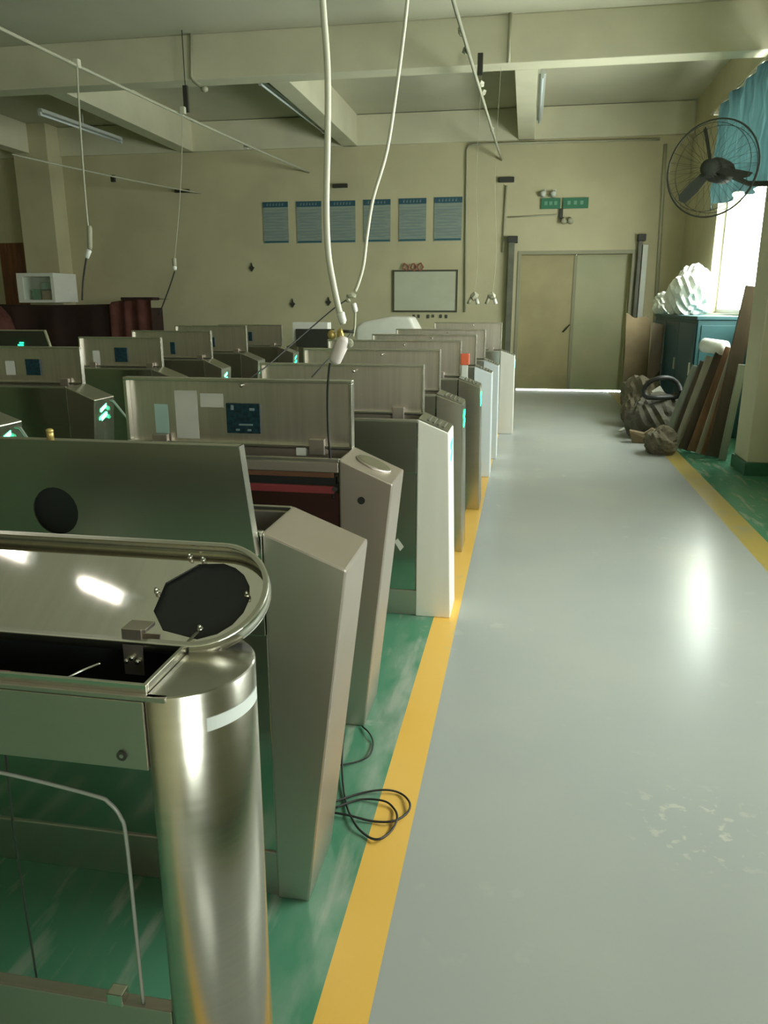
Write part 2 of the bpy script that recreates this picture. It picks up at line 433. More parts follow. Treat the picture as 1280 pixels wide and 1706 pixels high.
def lid_inside(t, x0, x1, y, z0, z1, m='steel_lid', lean=0.0, rim_l=True):
    """raised lid seen from inside: sheet with a folded rim towards the camera"""
    sh = lambda z: y + (z - z0) * lean
    P = lambda x, z, dy=0.0: (x, sh(z) + dy, z)
    lid = t.part('lid', MB().prism([P(x0, z0), P(x1, z0), P(x1, z1), P(x0, z1)], (0, 0.004, 0)), m)
    e = 0.012
    for (a, b, c, d) in ((x0, x1, z1 - e, z1), (x0, x1, z0, z0 + e), (x1 - e, x1, z0 + e, z1 - e), (x0, x0 + e, z0 + e, z1 - e)):
        t.part('lid_rim', MB().prism([P(a, c, -0.03), P(b, c, -0.03), P(b, d, -0.03), P(a, d, -0.03)], (0, 0.03, 0), 0.002), 'steel_bright', lid)
    return lid

def turnstile(label, yf, xr_top, xr_bot, x_in, lid_x0, lid_top, post='steel', side='steel_mirror', d=0.245, z_in=1.0, z_out=0.92,
              led=0, led_z=0.84, group='slant-ended turnstiles', lid=True, x_left=None, bay='closed', lean=0.0, base_z=0.0):
    xl = x_left if x_left is not None else lid_x0 - 0.16
    yb = yf + d
    t = Thing('turnstile', label, 'turnstile', ((xr_bot + xl) / 2, yf + d / 2, 0), group)
    # end posts, tops sloping down to the outside
    t.part('end_post', MB().prism([(x_in, yf, 0), (xr_bot, yf, 0), (xr_top, yf, z_out), (x_in, yf, z_in)], (0, d, 0), 0.006), post)
    li = lid_x0 - 0.005
    t.part('end_post', MB().prism([(li, yf, 0), (li, yf, z_in), (xl - 0.05, yf, z_out), (xl, yf, 0)], (0, d, 0), 0.006), 'steel')
    # plinth and side panels
    t.part('plinth', MB().box(li, x_in, yf + 0.01, yb - 0.01, 0, 0.13, 0.003), 'steel_side')
    if bay == 'closed':
        t.part('side_panel', MB().box(li + 0.002, x_in - 0.003, yf + 0.016, yf + 0.024, 0.13, z_in - 0.26, 0.002), side)
        t.part('upper_panel', MB().box(li + 0.002, x_in - 0.003, yf + 0.004, yf + 0.014, z_in - 0.26, z_in - 0.012, 0.002), side)
    else:
        t.part('side_panel', MB().box(li + 0.002, x_in - 0.003, yf + 0.02, yf + 0.028, 0.13, 0.875, 0.002), 'red_dark_panel')
        t.part('sensor_strip', MB().box(li + 0.002, x_in - 0.02, yf + 0.006, yf + 0.02, 0.876, 0.902, 0.003), 'red_strip', label='red plastic sensor strip')
        t.part('sensor_slot', MB().box(li + 0.002, x_in - 0.02, yf + 0.03, yf + 0.05, 0.902, 0.932), 'dark_inside')
        t.part('sensor_strip', MB().box(li + 0.002, x_in - 0.02, yf + 0.006, yf + 0.02, 0.932, 0.950, 0.003), 'brown_strip')
        t.part('front_rail', MB().box(li + 0.002, x_in - 0.003, yf + 0.004, yf + 0.024, 0.951, 0.985, 0.003), 'steel_side')
    t.part('back_panel', MB().box(li + 0.002, x_in - 0.003, yb - 0.02, yb - 0.006, 0.13, z_in - 0.012, 0.002), 'steel_side')
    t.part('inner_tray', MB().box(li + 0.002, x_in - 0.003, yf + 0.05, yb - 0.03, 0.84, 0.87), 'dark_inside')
    t.part('opening_rim', MB().box(li, x_in, yf + 0.002, yf + 0.016, z_in - 0.012, z_in, 0.002).box(li, x_in, yb - 0.016, yb - 0.002, z_in - 0.012, z_in, 0.002), 'steel_bright')
    L = None
    if lid:
        L = lid_inside(t, lid_x0, x_in + 0.002, yb - 0.012, z_in - 0.005, lid_top, lean=lean)
        for fx in (0.15, 0.85):
            xx = lid_x0 + (x_in - lid_x0) * fx
            t.part('hinge', MB().box(xx - 0.03, xx + 0.03, yb - 0.045, yb - 0.02, z_in - 0.03, z_in + 0.03, 0.003), 'steel_side')
    if led:
        arrow(t, xr_top + (xr_bot - xr_top) * (z_out - led_z) / z_out + 0.002, yf + d * 0.45, led_z, led * 0.68 if led > 1.2 else led, 'led_green_bright' if led > 1.2 else 'led_green')
    return t, L

def on_lid(t, L, name, y, px, m, thick=0.004, label=None):
    """a flat piece fixed on the inside of a lid; px = left, top, right, bottom in the photograph"""
    a = ony(px[0], px[1], y); b = ony(px[2], px[3], y)
    return t.part(name, MB().box(a.x, b.x, y - thick, y, b.z, a.z, 0.001), m, L, label)

G = 'slant-ended turnstiles beside the aisle'
# --- second from the camera: lid turned over the near side, round hole
yf = 1.607
tB, _ = turnstile('turnstile with a plain slanted post, its dark lid pierced by a round hole', yf, -0.374, -0.487, -0.572, -1.46, 1.2, post='steel_side', side='steel_mirror', lid=False, group=G)
hole = circle((-1.062, 1.572, 1.036), 0.057, 24, (1, 0, 0), (0, 0, 1))
lidB = tB.part('lid', MB().prism([(-1.50, 1.572, 0.95), (-0.576, 1.572, 0.95), (-0.604, 1.572, 1.203), (-1.50, 1.572, 1.203)], (0, 0.004, 0), holes=[hole]), 'steel_shade')
tB.part('lid_rim', MB().box(-1.50, -0.604, 1.576, 1.604, 1.199, 1.203), 'steel_bright', lidB)
tB.part('lid_rim', MB().prism([(-0.580, 1.576, 0.95), (-0.576, 1.576, 0.95), (-0.604, 1.576, 1.203), (-0.608, 1.576, 1.203)], (0, 0.028, 0)), 'steel_bright', lidB)
tB.part('reader_backing', MB().prism(circle((-1.062, 1.585, 1.036), 0.066, 24, (1, 0, 0), (0, 0, 1)), (0, 0.015, 0)), 'dark_inside', lidB, 'black round window in the lid')
p = ony(85, 738, 1.59)
tB.part('latch_stud', MB().tube([(p.x, 1.59, 1.203), (p.x, 1.59, 1.222)], 0.008).ball((p.x, 1.59, 1.222), 0.009, 0.009, 0.006), 'brass', lidB)
# --- third: open lid with papers and a blue circuit board
yf = 2.48
tC, LC = turnstile('turnstile with papers and a blue circuit board on its raised lid', yf, -0.415, -0.518, -0.600, -1.475, 1.243, post='steel_side', bay='open', group=G)
yl = yf + 0.233
on_lid(tC, LC, 'paper', yl, (290, 650, 333, 731), 'paper', 0.0015, 'white printed sheet')
on_lid(tC, LC, 'paper', yl, (333, 655, 373, 679), 'paper', 0.0012, 'white printed sheet')
on_lid(tC, LC, 'sticker', yl, (257, 673, 283, 722), 'paper_teal', 0.0012, 'pale teal sticker')
bo = on_lid(tC, LC, 'circuit_board', yl, (378, 671, 436, 722), 'circuit_blue', 0.012, 'dark blue circuit board')
a = ony(378, 671, yl - 0.012); b = ony(436, 722, yl - 0.012)
mb = MB()
for (u, v, wu, wv) in ((0.16, 0.15, 0.07, 0.16), (0.55, 0.72, 0.4, 0.05), (0.3, 0.9, 0.1, 0.06), (0.65, 0.9, 0.1, 0.06), (0.75, 0.2, 0.14, 0.08)):
    cx = a.x + (b.x - a.x) * u; cz = a.z + (b.z - a.z) * v; W = (b.x - a.x) * wu / 2; H = (a.z - b.z) * wv / 2
    tC.part('circuit_component', MB().box(cx - W, cx + W, a.y - 0.006, a.y, cz - H, cz + H), 'circuit_parts', LC)
on_lid(tC, LC, 'socket', yl, (497, 741, 514, 757), 'white_plastic', 0.03, 'white socket')
p = ony(405, 641, yl)
tC.part('latch_stud', MB().tube([(p.x, yl, p.z), (p.x, yl - 0.02, p.z)], 0.007).ball((p.x, yl - 0.02, p.z), 0.009, 0.006, 0.009), 'steel_bright', LC)
# oval bezel on the sloping top, and the hole in the post
nx = Vector((-0.415 + 0.600, 0, 0.92 - 1.0)).normalized(); c = Vector((-0.505, yf + 0.125, 0.961))
ring = [c + nx * (0.062 * math.cos(q * math.pi / 14)) + Vector((0, 0.055 * math.sin(q * math.pi / 14), 0)) for q in range(29)]
tC.part('reader_bezel', MB().tube(ring, 0.006, 6, False), 'steel_side')
tC.part('reader_plate', MB().prism([v - nx * 0 for v in ring[:-1]], Vector((0.003, 0, 0.006))), 'steel')
p = ony(602, 834, yf)
tC.part('lock_hole', MB().prism(circle((p.x, yf - 0.002, p.z), 0.013, 16, (1, 0, 0), (0, 0, 1)), (0, 0.01, 0)), 'dark_inside')
p = ony(561, 815, yf)
tC.part('screw', MB().prism(circle((p.x - 0.006, yf - 0.003, p.z), 0.008, 12, (1, 0, 0), (0, 0, 1)), (0, 0.01, 0)), 'dark_box')

# --- the rest of the row beside the aisle
ROW = [
    # label, yf, xr_top, xr_bot, x_in, lid_x0, lid_top, post, led
    ('turnstile with the brightest cream-white post, fourth from the camera beside the aisle', 3.55, -0.331, -0.304, -0.478, -1.31, 1.222, 'post_cream', 1.0),
    ('grey turnstile right behind the cream-white post, one green light on its end', 4.62, -0.351, -0.330, -0.512, -1.39, 1.238, 'steel', 1.0),
    ('grey turnstile with a small orange-red plug box above its post', 5.68, -0.309, -0.285, -0.470, -1.50, 1.248, 'steel', 1.0),
    ('turnstile with a bluish white post, the nearer of the two bluish ones', 6.86, -0.273, -0.262, -0.428, -1.38, 1.250, 'post_bluish', 0),
    ('turnstile with a bluish white post, the farther of the two bluish ones', 7.72, -0.243, -0.236, -0.392, -1.30, 1.272, 'post_bluish', 0),
    ('farthest turnstile of the aisle row with the tallest lid, near the double door', 9.35, -0.110, -0.100, -0.280, -1.10, 1.306, 'post_cream', 0.9),
]
row_t = []
for (lb, yf, xt, xb, xi, l0, lt, pm, led) in ROW:
    t, L = turnstile(lb, yf, xt, xb, xi, l0, lt, post=pm, led=led, led_z=0.83, group=G, z_in=0.985, z_out=0.925)
    row_t.append((t, L))
    t.part('top_plate', MB().prism([(xi + 0.004, yf + 0.006, 0.985), (xt - 0.004, yf + 0.006, 0.926), (xt - 0.004, yf + 0.006, 0.931), (xi + 0.004, yf + 0.006, 0.990)], (0, 0.233, 0)), 'steel_shade')
    # ribbed grip on the sloping top
    s = (0.985 - 0.925) / (xt - xi)
    for k2 in range(4):
        x = xi + (xt - xi) * (0.3 + 0.16 * k2); z = 0.985 - s * (x - xi)
        t.part('top_rib', MB().prism([(x - 0.006, yf + 0.05, z - 0.001), (x + 0.006, yf + 0.05, z - 0.001 - s * 0.012), (x + 0.006, yf + 0.05, z + 0.010), (x - 0.006, yf + 0.05, z + 0.012)], (0, 0.15, 0)), 'dark_steel_post')
    p = xi - (xi - l0) * 0.42
    t.part('latch_stud', MB().tube([(p, yf + 0.228, lt - 0.035), (p, yf + 0.2, lt - 0.035)], 0.007), 'steel_bright', L)
t6 = row_t[2][0]
a = ony(768, 589, 5.88); b = ony(782, 608, 5.88)
t6.part('warning_box', MB().box(a.x, b.x, 5.86, 5.92, b.z, a.z, 0.006), 'orange_red', label='orange-red plug box')
t6.part('warning_box_stem', MB().box(a.x + 0.01, b.x - 0.01, 5.87, 5.90, 0.95, b.z, 0.003), 'pale_post')

# --- left row
GL = 'turnstiles in the second row'
LEFT = [
    ('second-row turnstile nearest the camera, its bright green light cut by the left edge', 3.36, -2.57, -2.62, -2.79, -3.65, 1.245, 1.5),
    ('second-row turnstile with bright green light and small dark screen, beside the papered lid', 4.50, -2.68, -2.76, -2.875, -3.75, 1.238, 1.5),
    ('second-row turnstile with a dark square screen in the middle of its lid', 5.95, -2.80, -2.86, -3.01, -3.76, 1.243, 0),
    ('second-row turnstile with green light and a dark square at the lid left end', 7.05, -2.84, -2.90, -3.02, -3.85, 1.262, 1.25),
    ('second-row turnstile with small green light, lid partly hidden by the papered one', 8.15, -2.86, -2.92, -3.06, -3.90, 1.285, 1.1),
    ('farthest second-row turnstile with small green light against the far wall', 9.55, -2.88, -2.94, -3.09, -3.95, 1.262, 1.1),
]
left_t = []
for (lb, yf, xt, xb, xi, l0, lt, led) in LEFT:
    t, L = turnstile(lb, yf, xt, xb, xi, l0, lt, post='steel', led=led, led_z=0.83, group=GL)
    left_t.append((t, L, yf))
t, L, yf = left_t[1]
on_lid(t, L, 'screen', yf + 0.23, (43, 598, 70, 625), 'circuit_blue', 0.012, 'dark square screen')
on_lid(t, L, 'paper', yf + 0.23, (8, 601, 27, 625), 'paper', 0.0015)
t, L, yf = left_t[2]
on_lid(t, L, 'screen', yf + 0.23, (191, 579, 214, 603), 'circuit_blue', 0.012, 'dark square screen')
on_lid(t, L, 'paper', yf + 0.23, (154, 584, 168, 606), 'paper', 0.0015)
t, L, yf = left_t[3]
on_lid(t, L, 'screen', yf + 0.23, (284, 570, 293, 590), 'circuit_blue', 0.012)
t, L, yf = left_t[4]
on_lid(t, L, 'screen', yf + 0.23, (353, 562, 359, 578), 'circuit_blue', 0.012)
t, L, yf = left_t[5]
on_lid(t, L, 'screen', yf + 0.23, (414, 553, 421, 568), 'circuit_blue', 0.012)
# acrylic wing swung out beside the second-row turnstiles
t, L, yf = left_t[1]
t.part('wing', MB().prism([(-2.69, yf + 0.12, 0.90), (-2.62, yf + 0.12, 0.90), (-2.40, yf + 0.12, 0.62), (-2.40, yf + 0.12, 0.25), (-2.69, yf + 0.12, 0.25)], (0, 0.010, 0)), 'acrylic')
t.part('wing_edge', MB().tube([(-2.64, yf + 0.125, 0.905), (-2.62, yf + 0.125, 0.90), (-2.40, yf + 0.125, 0.62), (-2.40, yf + 0.125, 0.25)], 0.008, 6), 'acrylic_edge')
t, L, yf = left_t[0]
t.part('wing', MB().prism([(-2.58, yf + 0.12, 0.90), (-2.50, yf + 0.12, 0.90), (-2.32, yf + 0.12, 0.62), (-2.32, yf + 0.12, 0.25), (-2.62, yf + 0.12, 0.25)], (0, 0.010, 0)), 'acrylic')
t.part('wing_edge', MB().tube([(-2.53, yf + 0.125, 0.905), (-2.50, yf + 0.125, 0.90), (-2.32, yf + 0.125, 0.62), (-2.32, yf + 0.125, 0.25)], 0.008, 6), 'acrylic_edge')
# third row: lid turned to the near side, dark
t, _ = turnstile('dark-lidded turnstile in front of the maroon draped shelf, far left', 7.6, -4.80, -4.86, -5.00, -5.9, 1.25, post='steel_side', lid=False, group=GL, led=0)
L = t.part('lid', MB().prism([(-5.95, 7.57, 0.95), (-4.93, 7.57, 0.95), (-5.01, 7.57, 1.245), (-5.95, 7.57, 1.245)], (0, 0.025, 0), 0.002), 'steel_dark')
t.part('lid_rim', MB().prism([(-4.935, 7.565, 0.95), (-4.92, 7.565, 0.95), (-5.0, 7.565, 1.25), (-5.015, 7.565, 1.25)], (0, 0.03, 0)), 'steel_bright', L)
t.part('lid_rim', MB().box(-5.95, -5.01, 7.565, 7.595, 1.24, 1.25), 'steel_bright', L)
p = ony(33, 573, 7.55)
t.part('indicator_bar', MB().box(p.x - 0.03, p.x + 0.03, 7.558, 7.568, p.z - 0.02, p.z - 0.005).box(p.x - 0.01, p.x + 0.035, 7.558, 7.568, p.z + 0.005, p.z + 0.018), 'led_green', L)
# dark far one with a pale box on top
t, _ = turnstile('dark turnstile under a long white carton near the far wall', 10.85, -2.52, -2.58, -2.70, -3.20, 1.2, post='post_cream', lid=False, group=GL)
t.part('lid', MB().box(-3.22, -2.66, 10.82, 10.845, 0.93, 1.18, 0.004), 'dark_box')
lone('carton', MB().box(-3.28, -2.76, 10.86, 11.07, 1.0, 1.27, 0.01), 'white_plastic', 'long white carton lying on the dark far turnstile', 'carton', (-3.0, 10.96, 1.0))

# --- nearest unit: round-ended, open stadium lid
R0, XC, YC = 0.11, -0.477, 0.96
XL2 = -1.33
tA = Thing('turnstile', 'nearest turnstile with a round-ended steel column and an octagonal hole in its lid', 'turnstile', ((XC + XL2) / 2, YC, 0), 'round-ended turnstile')
def half(xc, sgn, z, r=R0, n=28):
    return [(xc + sgn * r * math.cos(-math.pi / 2 + math.pi * q / n), YC + r * math.sin(-math.pi / 2 + math.pi * q / n), z) for q in range(n + 1)]
mb = MB(); mb.prism(half(XC, 1, 0), (0, 0, 0.998), 0.002, 1)
for f in mb.bm.faces: f.smooth = abs(f.normal.z) < 0.3
tA.part('column', mb, 'steel')
tA.part('column', MB().prism(half(XL2, -1, 0), (0, 0, 0.998), 0.002, 1), 'steel')
# white light band let into the column
n = 16; o_, i_ = [], []
for q in range(n + 1):
    a2 = math.radians(-48 + 58 * q / n)
    o_.append((XC + (R0 + 0.0015) * math.cos(a2), YC + (R0 + 0.0015) * math.sin(a2), 0.938)); i_.append((XC + (R0 - 0.004) * math.cos(a2), YC + (R0 - 0.004) * math.sin(a2), 0.938))
tA.part('light_band', MB().prism(o_ + i_[::-1], (0, 0, 0.020)), 'light_band', label='milky white light band')
y0, y1 = YC - R0, YC + R0
tA.part('side_box', MB().box(XL2, XC - 0.002, y0, y0 + 0.006, 0.886, 0.990, 0.0015), 'steel_side')
tA.part('side_box', MB().box(XL2, XC - 0.002, y1 - 0.006, y1, 0.886, 0.990, 0.0015), 'steel_side')
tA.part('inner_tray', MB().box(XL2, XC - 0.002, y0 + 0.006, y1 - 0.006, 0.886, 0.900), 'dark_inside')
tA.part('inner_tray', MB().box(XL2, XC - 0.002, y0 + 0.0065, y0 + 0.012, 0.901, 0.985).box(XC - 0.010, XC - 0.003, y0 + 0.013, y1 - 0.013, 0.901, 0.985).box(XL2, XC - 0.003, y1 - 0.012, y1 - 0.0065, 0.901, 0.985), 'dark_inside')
tA.part('opening_rim', MB().box(XL2, XC + 0.030, y0 + 0.000, y0 + 0.010, 0.991, 0.998, 0.001), 'steel_side')
tA.part('opening_rim', MB().box(XL2, XC - 0.001, y0 + 0.010, y0 + 0.016, 0.994, 1.010, 0.001), 'steel_bright')
tA.part('opening_rim', MB().box(XC - 0.007, XC - 0.001, y0 + 0.016, y1 - 0.02, 0.994, 1.010, 0.001), 'steel_bright')
tA.part('opening_rim', MB().box(XL2, XC - 0.001, y1 - 0.02, y1 - 0.002, 0.991, 1.004, 0.001), 'steel_side')
p = ony(204, 1258, y0)
s_ = tA.part('screw', MB().prism(circle((p.x, y0 - 0.003, p.z), 0.0075, 14, (1, 0, 0), (0, 0, 1)), (0, 0.006, 0)), 'dark_box')
tA.part('screw_socket', MB().prism(circle((p.x, y0 - 0.0036, p.z), 0.0032, 6, (1, 0, 0), (0, 0, 1)), (0, 0.001, 0)), 'steel_side', s_)
tA.part('lower_panel', MB().box(XL2, XC - 0.005, y0 + 0.008, y0 + 0.030, 0.0, 0.462, 0.002), 'steel_side')
# acrylic wing with its pale edge
yg = 0.862
gp = [ony(x, y, yg) for x, y in ((-120, 1272), (0, 1290), (150, 1327), (180, 1341), (199, 1365), (208, 1400), (225, 1560), (240, 1706))]
gp[-1].z = 0.463; 
out = [gp[0] + Vector((0, 0, -0.42))]; out[0].z = 0.463
tA.part('wing', MB().prism(spline(gp[:2], 2)[:-1] + spline(gp[1:], 5) + out, (0, 0.008, 0)), 'acrylic')
tA.part('wing_edge', MB().tube([v + Vector((0, 0.004, 0)) for v in spline(gp, 6)], 0.0030, 8), 'acrylic_edge')
p = ony(200, 1697, yg)
tA.part('wing_clamp', MB().box(p.x - 0.014, p.x + 0.012, yg - 0.008, yg + 0.014, 0.461, 0.482, 0.002), 'steel_bright')
tA.part('inner_cable', MB().tube(spline([(-0.49, y0 + 0.05, 0.886), (-0.492, y0 + 0.05, 0.75), (-0.485, y0 + 0.05, 0.6), (-0.49, y0 + 0.05, 0.0)]), 0.0018, 6), 'black_cable')
tA.part('inner_cable', MB().tube(spline([(-0.735, y0 + 0.05, 0.886), (-0.742, y0 + 0.05, 0.7), (-0.738, y0 + 0.05, 0.3), (-0.74, y0 + 0.05, 0.0)]), 0.0018, 6), 'black_cable')
p = onz(15, 1127, 0.985)
tA.part('warning_wire', MB().tube([(p.x - 0.2, p.y, 0.99), (p.x, p.y + 0.002, 0.99)], 0.003, 6), 'red_strip')
# lid: stadium sheet leaning back about 58 degrees
TL = math.radians(58); HL = 0.205
U = Vector((0, math.sin(TL), math.cos(TL))); NL = Vector((0, -math.cos(TL), math.sin(TL))); O = Vector((0, 0.993, 0.992))
XE = -0.377; rL = HL / 2
def LP(x, s, h=0.0): return O + Vector((x, 0, 0)) + U * s + NL * h
def stad(inset, h, n=24):
    r = rL - inset; cx = XE - rL
    return [LP(XL2, inset, h)] + [LP(cx + r * math.sin(math.pi * q / n), rL - r * math.cos(math.pi * q / n), h) for q in range(n + 1)] + [LP(XL2, HL - inset, h)]
hc = XE - rL - 0.010
def hole_pt(a2):
    # octagon-like on the left, round on the right
    r = 0.078
    return LP(hc + r * math.cos(a2), rL + r * math.sin(a2) * 0.98, 0)
angs = [math.radians(a2) for a2 in (-78, -55, -35, -15, 5, 25, 45, 62, 80, 112, 158, 202, 236)]
lidA = tA.part('lid', MB().prism(stad(0.001, 0), NL * -0.003, holes=[[hole_pt(a2) for a2 in angs]]), 'steel_lid_near')
o1, i1 = stad(0, 0.0), stad(0.004, 0.0)
mb = MB(); mb.prism(o1 + i1[::-1], NL * 0.022, 0.0008, 1)
for f in mb.bm.faces: f.smooth = abs(f.normal.dot(NL)) < 0.3
tA.part('lid_rim', mb, 'steel_bright', lidA)
o2, i2 = stad(0.003, 0.019), stad(0.009, 0.019)
tA.part('lid_lip', MB().prism(o2 + i2[::-1], NL * 0.003), 'steel', lidA)
back = [LP(hc + 0.087 * math.cos(q * math.pi / 12), rL + 0.087 * math.sin(q * math.pi / 12), -0.02) for q in range(24)]
tA.part('reader_backing', MB().prism(back, NL * 0.012), 'dark_inside', lidA, 'black octagonal opening')
for (x, y) in ((263, 988), (413, 994), (318, 930), (340, 935), (335, 1050)):
    dd = ray(x, y); kk = ((LP(0, 0) - CAM).dot(NL)) / dd.dot(NL); c = CAM + dd * kk
    tA.part('weld_stud', MB().tube([c, c + NL * 0.012], 0.0025, 8).tube([c + NL * 0.003, c + NL * 0.006], 0.005, 6), 'steel_bright', lidA)
# hinge bracket
a = onz(203, 1090, 1.004)
tA.part('hinge', MB().box(a.x - 0.016, a.x + 0.016, 0.985, 0.988, 0.955, 1.030, 0.0008).box(a.x - 0.016, a.x + 0.022, 0.988, 1.02, 1.024, 1.030, 0.0008), 'steel_side')
for dx in (-0.009, 0.0, 0.009):
    tA.part('hinge_bolt', MB().tube([(a.x + dx, 0.985, 0.985 + abs(dx) * -0.6), (a.x + dx, 0.978, 0.985 + abs(dx) * -0.6)], 0.004, 6), 'steel_bright')
tA.part('stay_wire', MB().tube(spline([(-0.60, 0.872, 1.004), (-0.585, 0.885, 1.01), (-0.57, 0.905, 1.012)]), 0.0018, 6), 'steel_bright')

# cable lying in loops on the floor beside the second turnstile
def fl(pts, r): return MB().tube(spline([onz(x, y, 0.006 + 0.006 * (i % 2)) for i, (x, y) in enumerate(pts)], 6), r, 6)
lone('floor_cable', fl([(574, 1216), (570, 1270), (575, 1330), (590, 1370), (612, 1393), (632, 1398), (652, 1384), (662, 1362), (655, 1345), (638, 1334), (600, 1332), (560, 1345)], 0.0035), 'black_cable',
     'thin black cable running down to a loop on the green floor', 'cable', onz(600, 1360))
lone('floor_cable', fl([(538, 1351), (580, 1358), (620, 1368), (655, 1368), (678, 1355), (683, 1338), (668, 1322), (640, 1316), (600, 1322), (556, 1336)], 0.0035), 'black_cable',
     'thin black cable making the larger loop across the yellow line', 'cable', onz(610, 1345))
lone('floor_cable', fl([(604, 1210), (616, 1222), (622, 1238), (616, 1258), (598, 1268), (566, 1275)], 0.003), 'black_cable',
     'short black cable curl at the foot of the third turnstile post', 'cable', onz(600, 1240))
yy = 3.55 + 0.014
row_t[0][0].part('sticker', MB().prism([ony(657, 902, yy), ony(663, 897, yy), ony(673, 911, yy), ony(667, 918, yy)], (0, -0.002, 0)), 'white_plastic', label='small white tag stuck at a slant')
# ================================================================== FAR WALL
def wall_box(a, b, depth, y=Y_F):
    p, q = ony(a[0], a[1], y), ony(b[0], b[1], y)
    return p.x, q.x, y - depth, y - 0.001, q.z, p.z
px_posters = [(438, 337, 482, 405), (494, 336, 537, 405), (550, 335, 593, 404), (606, 333, 651, 403), (665, 331, 710, 402), (724, 329, 769, 401)]
words = ['leftmost blue notice of the six on the far wall', 'second blue notice from the left on the far wall', 'third blue notice from the left, right beside the thick cable',
         'fourth blue notice from the left, behind the thinner hanging cable', 'fifth blue notice from the left on the far wall', 'rightmost blue notice of the six, above the whiteboard']
for i, (x0, y0_, x1, y1_) in enumerate(px_posters):
    X0, X1, Y0, Y1, Z0, Z1 = wall_box((x0, y0_), (x1, y1_), 0.014)
    t = Thing('wall_notice', words[i], 'notice', ((X0 + X1) / 2, Y_F, Z0), 'blue notices on the far wall')
    t.part('sheet', MB().box(X0, X1, Y0, Y1, Z0, Z1, 0.002), 'poster_paper')
    hh = (Z1 - Z0)
    hd = t.part('header', MB().box(X0, X1, Y0 - 0.002, Y0, Z1 - 0.13 * hh, Z1), 'poster_blue')
    t.part('footer', MB().box(X0 + 0.01, X1 - 0.01, Y0 - 0.002, Y0, Z0 + 0.01, Z0 + 0.055 * hh), 'poster_foot')
    mb = MB()
    for q in range(6):
        xx = X0 + (X1 - X0) * (0.16 + 0.12 * q)
        mb.box(xx, xx + 0.022, Y0 - 0.004, Y0 - 0.002, Z1 - 0.095 * hh, Z1 - 0.055 * hh); mb.box(xx + 0.004, xx + 0.030, Y0 - 0.004, Y0 - 0.002, Z1 - 0.045 * hh, Z1 - 0.035 * hh)
    t.part('lettering', mb, 'poster_letter', hd)['kind'] = 'stuff'
    mb = MB()
    for q in range(9):
        zz = Z0 + hh * (0.12 + 0.075 * q); mb.box(X0 + 0.05, X1 - 0.05 - 0.06 * random.random(), Y0 - 0.002, Y0, zz, zz + 0.012)
    t.part('text_lines', mb, 'poster_letter')['kind'] = 'stuff'
# whiteboard
X0, X1, Y0, Y1, Z0, Z1 = wall_box((655, 450), (762, 520), 0.03)
t = Thing('whiteboard', 'whiteboard in a dark frame with red lettering at its top left', 'whiteboard', ((X0 + X1) / 2, Y_F, Z0))
t.part('board', MB().box(X0, X1, Y0 + 0.01, Y1, Z0, Z1), 'board_white')
for bb in ((X0, X1, Z1 - 0.03, Z1), (X0, X1, Z0, Z0 + 0.03), (X0, X0 + 0.03, Z0 + 0.03, Z1 - 0.03), (X1 - 0.03, X1, Z0 + 0.03, Z1 - 0.03)):
    t.part('frame', MB().box(bb[0], bb[1], Y0 - 0.005, Y0 + 0.012, bb[2], bb[3], 0.003), 'board_frame')
for i, x in enumerate((677, 690, 701)):
    p = ony(x, 446, Y_F)
    t.part('red_letter', MB().tube([Vector((p.x, Y0 - 0.012, p.z + 0.01)) + Vector((0.055 * math.cos(q * 0.7), 0, 0.05 * math.sin(q * 0.7) + 0.02 * math.cos(2.1 * q + i))) for q in range(10)], 0.012, 5), 'mark_red')
for i, x in enumerate((690, 698, 714, 722, 735, 744)):  # small black marks below the board, built as blocks
    p = ony(x, 526, Y_F)
    t.part('board_mark', MB().box(p.x - 0.025, p.x + 0.02, Y_F - 0.02, Y_F - 0.002, p.z - 0.03 - 0.008 * (i % 3), p.z + 0.02, 0.006), 'mark_black')
# exit sign with its twin lamp
X0, X1, Y0, Y1, Z0, Z1 = wall_box((902, 331), (980, 347), 0.04)
t = Thing('exit_sign', 'green double exit sign above the door', 'sign', ((X0 + X1) / 2, Y_F, Z0))
xm = ony(936, 340, Y_F).x
for a, b in ((X0, xm - 0.02), (xm + 0.02, X1)):
    pn = t.part('sign_panel', MB().box(a, b, Y0, Y1, Z0, Z1, 0.004), 'exit_green')
    for q in range(3):
        xx = a + (b - a) * (0.18 + 0.25 * q); t.part('sign_mark', MB().box(xx, xx + 0.05, Y0 - 0.003, Y0, Z0 + 0.06, Z1 - 0.05), 'exit_mark', pn)
t = Thing('emergency_light', 'small twin-head emergency light under the exit sign', 'emergency light', (xm, Y_F, Z0 - 0.25))
t.part('bracket', MB().box(xm - 0.03, xm + 0.03, Y_F - 0.05, Y_F - 0.001, Z0 - 0.16, Z0 + 0.0, 0.006), 'dark_box')
for dx in (0.04, 0.15):
    t.part('lamp_head', MB().tube([(xm + dx, Y_F - 0.02, Z0 - 0.16), (xm + dx + 0.01, Y_F - 0.13, Z0 - 0.22)], [0.03, 0.05], 10), 'conduit')
for j, x in enumerate((907, 924)):
    p = ony(x, 325, Y_F)
    lone('wall_lamp', MB().tube([(p.x, Y_F - 0.005, p.z + 0.06), (p.x - 0.03, Y_F - 0.10, p.z - 0.01)], [0.025, 0.055], 10).box(p.x - 0.03, p.x + 0.03, Y_F - 0.02, Y_F - 0.001, p.z + 0.02, p.z + 0.09), 'pale_post',
         ('left' if j == 0 else 'right') + ' one of two pale spot lamps on top of the exit sign', 'lamp', (p.x, Y_F, p.z))
